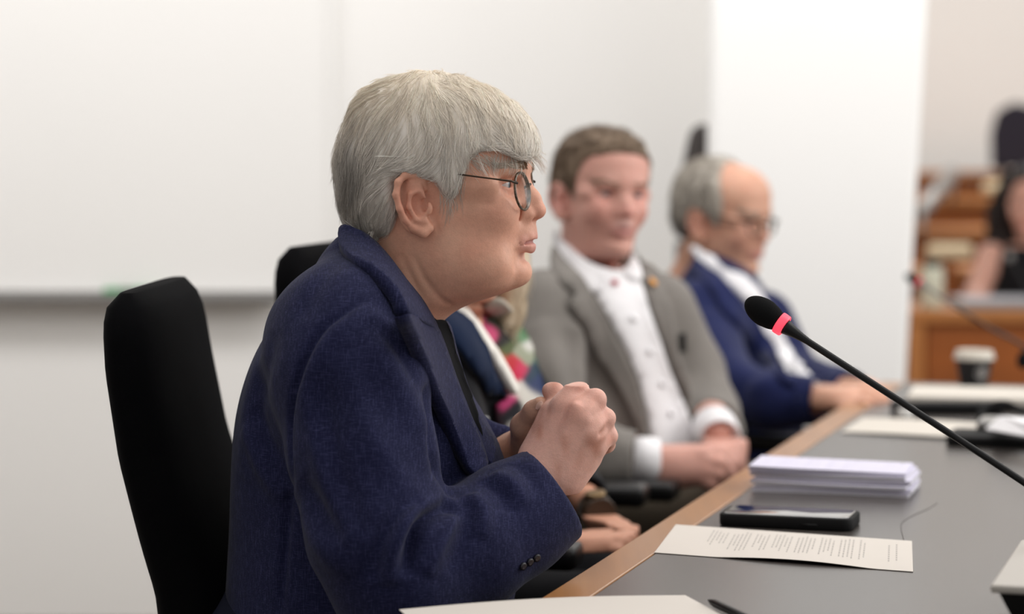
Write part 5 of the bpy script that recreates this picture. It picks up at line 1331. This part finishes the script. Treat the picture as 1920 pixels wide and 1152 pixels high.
t = MB(); rbox(t, .162, .080, .0002, .0155, .013, Mp, .0025); t.build('case', M_blackm, ph, 'auto')
t = MB(); rbox(t, .152, .070, .0145, .0160, .010, Mp, .0004); t.build('screen', mat('phone_glass', srgb(20, 20, 22), rough=.06, spec=.9, coat=1), ph, 'auto')
t = MB(); t.tube([Mp @ Vector((.02, -.0402, .007)), Mp @ Vector((.04, -.0402, .007))], .0011, 8); t.build('side_button', M_black, ph, True)
# stack of stapled printouts
M_lav = mat('lavender_white_paper', srgb(214, 210, 228), rough=.75, noise=[(300, .10, (.02, .02, 60))]); M_wp = mat('bright_white_paper', srgb(236, 234, 238), rough=.75, noise=[(300, .12, (.02, .02, 60))])
stack0 = T(1568, 917)
for i in range(6):
    zz = TZ + .0003 + i * .0052; Mq = Matrix.Translation((stack0[0] + (0, .003, -.002, .002, -.003, -.006)[i], stack0[1] + (0, .002, -.002, .001, .002, .003)[i], zz)) @ Matrix.Rotation(na + math.radians((0, 1.5, -1.2, .8, -.6, 2.2)[i]), 4, 'Z')
    bk = empty('printout', Mq.translation, ('thick white printout at the bottom of the paper stack', 'white printout second from the bottom of the paper stack', 'white printout third from the bottom of the paper stack', 'white printout third from the top of the paper stack', 'white printout second from the top of the paper stack', 'lavender-tinted printout on top of the paper stack')[i], 'paper', 'stack of printouts beyond the phone')
    t = MB(); W_, H_ = .207, .115; th = .0048
    n1 = 10
    for lay in range(4):
        z0 = lay * th / 4; V = []; F = []
        for a in range(n1 + 1):
            xx = -W_ / 2 + W_ * a / n1; bow = (.0012 * math.sin(3.1 * a / n1 + i * 1.3) + (.0035 * (1 - a / n1) ** 3 if i == 5 else 0)) * ((lay + 1) / 4.0)
            for yy in (-H_ / 2 + .0012 * ((lay * 7 + i * 3) % 5) / 4, H_ / 2):
                V.append(Mq @ Vector((xx, yy, z0 + bow))); V.append(Mq @ Vector((xx, yy, z0 + bow + th / 4 * .82)))
        for a in range(n1):
            b0 = a * 4; F += [(b0, b0 + 2, b0 + 6, b0 + 4), (b0 + 1, b0 + 5, b0 + 7, b0 + 3), (b0, b0 + 4, b0 + 5, b0 + 1), (b0 + 2, b0 + 3, b0 + 7, b0 + 6)]
        F += [(0, 1, 3, 2), (n1 * 4, n1 * 4 + 2, n1 * 4 + 3, n1 * 4 + 1)]
        tt_ = MB(); tt_.add(V, F); tt_.build('page_block', M_lav if (i == 5 or lay % 2) else M_wp, bk, False)
    t = MB(); t.box((W_ / 2 - .014, H_ / 2 - .02, th), (W_ / 2 - .012, H_ / 2 - .008, th + .0008), Mq); t.build('staple', M_silver, bk)
# papers farther along the table
sheet('paper_sheet', [(1577, 812), (1858, 829), (1880, 800), (1618, 785)], 'cream sheet lying flat beyond the paper stack', M_cream, lambda s, t_: .001 + .002 * math.sin(3 * s))
fp = empty('folder', T(1800, 752), 'thick pale folder lying at the far end of the table', 'folder')
t = MB(); t.quadplate([T(1700, 757, TZ + .010), T(1960, 764, TZ + .010), T(1960, 742, TZ + .010), T(1712, 737, TZ + .010)], .014); b_ = t.build('cover', M_cream, fp); b_.modifiers.new('bevel', 'BEVEL').width = .002
t = MB(); t.quadplate([T(1704, 757, TZ + .001), T(1956, 765, TZ + .001), T(1956, 744, TZ + .001), T(1716, 739, TZ + .001)], .0088); t.build('pages', M_paper, fp)
# black gear with cable below the folder
cb = empty('cable_unit', T(1800, 785), 'black connection box with a coiled cable in front of the pale folder', 'electronics')
t = MB(); rbox(t, .19, .05, .0003, .020, .012, place(1775, 776, TZ, -.05), .004); t.build('housing', M_blackm, cb, 'auto')
pts = [T(1838, 790, TZ + .006), T(1842, 772, TZ + .02), T(1862, 760, TZ + .030), T(1885, 758, TZ + .032), T(1905, 766, TZ + .024), T(1930, 775, TZ + .008), T(1960, 778, TZ + .006)]
t = MB(); t.tube([tuple(p) for p in smooth_poly(pts, False, 5)], .0065, 10); t.build('cable', M_blackm, cb, True)
p = T(1697, 783); t = MB(); t.lathe([(0, 0), (.013, 0), (.0135, .002), (.0135, .013), (.0125, .0145), (0, .0145)], p, (0, 0, 1), 24)
tag(t.build('bottle_cap', mat('milky_plastic', srgb(214, 212, 208), rough=.35), None, 'auto'), 'small white bottle cap standing on the table beyond the cream sheet', 'cap')
# folded napkin on the small black dish at the right
p = T(1850, 838); ds = empty('control_unit', p, 'black and silver microphone base beyond the paper stack at the right edge', 'microphone base')
t = MB(); rbox(t, .15, .12, .0004, .016, .012, place(1872, 832, TZ, na), .003); t.build('housing', M_blackm, ds, 'auto')
t = MB(); rbox(t, .10, .09, .0155, .030, .010, place(1895, 822, TZ, na), .004); t.build('top_plate', M_alu, ds, 'auto')
V = [tuple(T(*q)) for q in ((1850, 808, TZ + .032), (1935, 822, TZ + .034), (1960, 800, TZ + .034), (1900, 792, TZ + .034))]
V = [T(1848, 806, TZ + .0325), T(1940, 822, TZ + .0325), T(1950, 790, TZ + .0325), T(1872, 784, TZ + .0325), T(1878, 782, TZ + .052), T(1950, 806, TZ + .046), T(1950, 788, TZ + .05)]
nv = len(V); V2 = V + [v + np.array([0, 0, .0014]) for v in V]; Fq = [(0, 1, 4), (1, 5, 4), (4, 5, 6), (4, 6, 3), (0, 4, 3)]
F = [f[::-1] for f in Fq] + [tuple(a + nv for a in f) for f in Fq] + [(0, 1, nv + 1, nv), (1, 5, nv + 5, nv + 1), (5, 6, nv + 6, nv + 5), (6, 3, nv + 3, nv + 6), (3, 0, nv, nv + 3)]
tag(mesh_obj('napkin', V2, F, M_shirt, None, False), 'folded white napkin lying on the microphone base at the right edge', 'napkin')
# paper cup
M_cup = mat('black_card_cup', srgb(26, 25, 26), rough=.6); M_lid = mat('pale_plastic_lid', srgb(205, 198, 186), rough=.5); M_mark = mat('grey_cup_print', srgb(150, 146, 142), rough=.6)
p = T(1826, 724); cup = empty('paper_cup', p, 'black takeaway cup with pale lid at the far end of the table', 'cup')
t = MB(); t.lathe([(0, 0), (.026, 0), (.0265, .002), (.0355, .052), (.0355, .053), (0, .053)], p, (0, 0, 1), 40); t.build('cup_body', M_cup, cup, 'auto')
t = MB(); t.lathe([(.0345, .052), (.0385, .052), (.039, .056), (.0365, .060), (.035, .068), (.033, .069), (.030, .064), (0, .064)], p, (0, 0, 1), 40); t.build('lid', M_lid, cup, 'auto')
V = []; F = []
for i in range(20):
    a = 2 * math.pi * i / 20; zz = .027 + .013 * math.sin(a); an = -math.pi / 2 + .32 + .013 * math.cos(a) / .031; R_ = np.interp(zz, [.002, .052], [.0265, .0355]) + .0003
    V.append((p[0] + R_ * math.cos(an), p[1] + R_ * math.sin(an), TZ + zz))
zz = .027; an = -math.pi / 2 + .32; R_ = np.interp(zz, [.002, .052], [.0265, .0355]) + .0006; V.append((p[0] + R_ * math.cos(an), p[1] + R_ * math.sin(an), TZ + zz))
F = [(i, (i + 1) % 20, 20) for i in range(20)]; mesh_obj('round_print', V, F, M_mark, cup)
# ------------------------------------------------------------------ gooseneck microphones
M_foam = mat('microphone_foam', srgb(20, 20, 21), rough=.95, spec=.1, bump=[(900, (1, 1, 1), .0006)])
M_ring = mat('glowing_red_ring', srgb(240, 60, 80), rough=.4, emit=((1.0, .06, .10), 1.1))
def gooseneck(name, lab, pts, foam_c, foam_d, L_=.050, R_=.0172, ring=True, sr=.0038, foam=M_foam, ringm=None):
    r = empty(name, pts[-1], lab, 'microphone')
    c = Vector(foam_c); d = Vector(foam_d).normalized()
    t = MB(); t.lathe([(R_ * math.sin(a) * (1 if a < 1.7 else .97), -math.cos(a) * L_ / 2) for a in np.linspace(.02, 2.55, 18)] + [(R_ * .5, L_ * .44)], c, d, 32); t.build('windscreen', foam, r, True)
    if ring:
        t = MB(); t.lathe([(R_ * .55, L_ * .36), (R_ * .80, L_ * .36), (R_ * .82, L_ * .40), (R_ * .80, L_ * .52), (R_ * .74, L_ * .54), (R_ * .4, L_ * .54)], c, d, 32); t.build('light_ring', ringm or M_ring, r, 'auto')
    P = [c + d * L_ * .5] + [Vector(q) for q in pts]
    sm = smooth_poly([tuple(q) for q in P], False, 8)
    rr = [sr + (R_ * .62 - sr) * max(0, 1 - i / 5) ** 1.2 for i in range(len(sm))]
    t = MB(); t.tube([tuple(q) for q in sm], rr, 14); t.build('gooseneck', M_black, r, True)
    return r
f0 = W(1429, 583, 2.61); f1 = W(1463, 606, 2.603)
_q0, _q1 = on_plane(1857, 1097, TZ + .055), on_plane(1914, 1012, TZ + .055); pb_ = _q1 * .86 + _q0 * .14 + np.array([nrm[0], nrm[1], 0]) * .085 - np.array([0, 0, .002])
gooseneck('microphone', 'black gooseneck microphone with glowing red ring pointing at the white-haired man', [W(1560, 670, 2.59), W(1745, 790, 2.56), W(1920, 905, 2.53), W(1995, 958, 2.50), tuple(pb_ + np.array([0, .004, .05])), tuple(pb_)], W(1434, 587, 2.61), f1 - f0, .050, .0150)
f0 = W(1702, 519, 5.0); f1 = W(1730, 533, 4.98)
gooseneck('microphone', 'small distant gooseneck microphone with red ring in front of the white thermos', [W(1790, 575, 4.6), W(1860, 618, 4.5), W(1925, 655, 4.4), W(2010, 740, 4.35), tuple(T(2030, 770, TZ + .02))], W(1711, 523, 5.0), f1 - f0 + np.array([0, .01, 0]), .034, .0098, sr=.0032)
# the conference unit in the lower right corner
un = empty('conference_unit', T(1950, 1120), 'silver-topped black microphone base in the lower right corner', 'microphone base')
zt_ = TZ + .055
c_ = [on_plane(1857, 1097, zt_)[:2], on_plane(1914, 1012, zt_)[:2]]; e_ = nrm * .17
c4 = [c_[0], c_[0] + e_, c_[1] + e_, c_[1]]
t = MB(); t.quadplate([(*p, zt_ - .008) for p in c4], .008); o = t.build('top_plate', mat('satin_silver_plastic', srgb(178, 172, 164), rough=.4, metal=.15), un); b_ = o.modifiers.new('bevel', 'BEVEL'); b_.width = .0025; b_.segments = 3
ins = [(c_[0] * .96 + c_[1] * .04) + nrm * .006, c4[1] - nrm * .006, c4[2] - nrm * .006, c_[1] * .96 + c_[0] * .04 + nrm * .006]
bs = [(c_[0] * .90 + c_[1] * .10) + nrm * .028, c4[1] * .9 + c4[2] * .1 - nrm * .02, c4[2] * .95 + c4[1] * .05 - nrm * .02, (c_[1] * .92 + c_[0] * .08) + nrm * .028]
t = MB(); t.add([(*p, TZ + .0005) for p in bs] + [(*p, zt_ - .008) for p in ins], [(3, 2, 1, 0), (4, 5, 6, 7)] + [(i, (i + 1) % 4, 4 + (i + 1) % 4, 4 + i) for i in range(4)]); t.build('housing', M_black, un)
# black object edge at the far right, above the table
p = W(1922, 674, 4.3); t = MB(); t.lathe([(.014 * math.sin(a), -.018 * math.cos(a)) for a in np.linspace(.02, 3.1, 14)], p, (.6, 0, 1), 20)
bo = empty('microphone', (p[0] + .02, 4.3, TZ), 'round black microphone head just inside the right edge of the picture', 'microphone'); t.build('windscreen', M_foam, bo, True)
t = MB(); t.tube([p, (p[0] + .035, 4.3, p[2] - .05), (p[0] + .04, 4.31, TZ + .012)], .004, 10); t.build('gooseneck', M_black, bo, True)
t = MB(); t.lathe([(0, 0), (.03, 0), (.03, .008), (.012, .014), (0, .014)], (p[0] + .04, 4.31, TZ + .0003), (0, 0, 1), 24); t.build('foot', M_black, bo, 'auto')
# ------------------------------------------------------------------ wooden rows of the hall beyond
DD = 6.8
def hall_desk(name, lab, px0, d, top_y, depth, x1, wood=M_desk, panels=0, lip=M_desk2, base=0.0):
    x0 = W(px0, top_y, d)[0]; z = W(px0, top_y, d)[2]; r = empty(name, (x0, d, base), lab, 'desk')
    t = MB(); t.box((x0, d, z - .035), (x1, d + depth, z), None, .004); t.build('desktop', lip, r)
    n = max(1, panels); wpan = (x1 - x0 - .05) / n
    for k in range(n):
        t = MB(); t.box((x0 + .05 + k * wpan + .003, d + .03, base + .02), (x0 + .05 + (k + 1) * wpan - .003, d + .055, z - .036), None, .003); t.build('front_panel', wood, r)
    t = MB(); t.box((x0, d + .01, base), (x0 + .045, d + depth - .02, z - .036), None, .003); t.build('end_panel', lip, r); return x0, z
x0_, dz_ = hall_desk('wooden_desk', 'reddish wooden desk with panelled front beyond the table', 1706, DD, 583, .42, 4.2, panels=2)
t = MB(); 
for i, (d, y, lab) in enumerate(((8.3, 505, 'lowest bench row of dark reddish wood behind the far desk'), (9.4, 430, 'middle bench row of reddish wood behind the far desk'), (10.6, 372, 'upper bench row of reddish wood under the far wall'), (11.4, 322, 'topmost wooden row against the far wall'))):
    z = W(1800, y, d)[2]; zp = (0, .0, .25, .5, .75)[i]
    r = empty('bench_row', (3.0, d, 0), lab, 'bench', 'stepped wooden rows of the hall')
    zz0 = 0
    n = 3; hh = (z - zz0 - .03) 
    for k in range(n):
        t = MB(); t.box((1.02, d + .012 * (n - k), zz0 + hh * k / n + .003), (5.8, d + .05, zz0 + hh * (k + 1) / n - .003), None, .003); t.build('plank', M_desk, r)
    t = MB(); t.box((1.02, d - .02, z - .03), (5.8, d + .40, z), None, .004); t.build('ledge', M_desk2, r)
M_seat = mat('cream_upholstery', srgb(226, 204, 168), rough=.7)
for (xa, xb, ya, yb, d, lab) in ((1737, 1824, 458, 487, 8.12, 'cream rounded seat back just above the white thermos'), (1843, 1893, 341, 365, 10.2, 'small cream seat back near the dark-haired woman\'s head')):
    a, b_ = W(xa, yb, d), W(xb, ya, d); r = empty('auditorium_chair', ((a[0] + b_[0]) / 2, d, 0), lab, 'seat', 'cream hall seats')
    t = MB(); t.box((a[0], d - .03, a[2]), (b_[0], d + .03, b_[2]), None, .025); t.build('backrest', M_seat, r, 'auto')
    t = MB(); t.box(((a[0] + b_[0]) / 2 - .02, d - .01, .0), ((a[0] + b_[0]) / 2 + .02, d + .02, a[2] + .01), None, .003); t.build('support', M_desk, r)
h0, h1 = W(1728, 396, 8.9), W(1784, 326, 9.9)
t = MB(); t.tube([h0, h1], .030, 12); t.tube([h1, (h1[0], h1[1], h1[2] - .12)], .012, 10); t.tube([(h0[0], h0[1], h0[2] - .10), h0], .012, 10)
tag(t.build('handrail', M_alu, None, True), 'slanting grey handrail on the wooden rows', 'handrail')
# thermos, laptop, mic on the far desk
p = np.array([W(1747, 580, DD + .12)[0], DD + .12, dz_ + .0005]); th_ = empty('thermos', p, 'pale green-white thermos with dark lid on the far wooden desk', 'thermos')
Mt = mat('pale_green_enamel', srgb(206, 206, 186), rough=.4)
t = MB(); t.lathe([(0, 0), (.031, 0), (.033, .004), (.033, .105), (.027, .118), (0, .118)], p, (0, 0, 1), 32); t.build('body', Mt, th_, 'auto')
t = MB(); t.lathe([(0, .1175), (.024, .1175), (.024, .136), (.020, .140), (0, .140)], p, (0, 0, 1), 28); t.build('lid', M_black, th_, 'auto')
lp = empty('laptop', (W(1860, 575, DD + .1)[0], DD + .12, dz_), 'flat grey laptop on the far desk before the dark-haired woman', 'laptop')
xa, xb = W(1800, 570, DD + .1)[0], W(1925, 570, DD + .1)[0]
t = MB(); t.box((xa, DD + .05, dz_ + .0005), (xb + .10, DD + .28, dz_ + .016), None, .004); t.build('base', M_alu, lp)
t = MB(); t.box((xa, DD + .05, dz_ + .0165), (xb + .10, DD + .28, dz_ + .026), None, .004); t.build('screen_lid', mat('light_grey_plastic', srgb(176, 176, 182), rough=.4), lp)
a, b_ = W(1893, 482, 6.98), W(1935, 560, 6.95)
gooseneck('microphone', 'thin grey microphone in front of the dark-haired woman', [tuple((a + b_) / 2 + np.array([.003, 0, 0])), tuple(b_), (b_[0] + .02, 6.95, dz_ + .028)], a, b_ - a, .026, .010, ring=False, sr=.005, foam=M_alu)
# black coat or seat at the top of the rows
r = empty('hall_chair', (W(1890, 250, 11.2)[0], 11.0, 0), 'dark chair back standing on the topmost wooden row', 'chair')
V = []; F = []; pr = [(1858, 316), (1857, 250), (1868, 210), (1885, 200), (1906, 190), (1912, 195), (1940, 200), (1945, 316)]
for dd in (11.0, 11.08):
    for x, y in pr: V.append(W(x, y, dd))
n = len(pr); F = [tuple(range(n)), tuple(n + k for k in range(n))[::-1]] + [((k + 1) % n, k, n + k, n + (k + 1) % n) for k in range(n)]
M_dkblue = mat('dark_blue_black_fabric', srgb(26, 22, 36), rough=.9)
o = mesh_obj('backrest', V, F, M_dkblue, r, False); o.modifiers.new('bevel', 'BEVEL').width = .01
xa = W(1875, 316, 11.0)[0]; t = MB(); t.box((xa, 11.01, .0), (xa + .04, 11.05, W(0, 314, 11)[2]), None, .004); t.box((xa + .14, 11.01, 0), (xa + .18, 11.05, W(0, 314, 11)[2]), None, .004); t.build('legs', M_black, r)
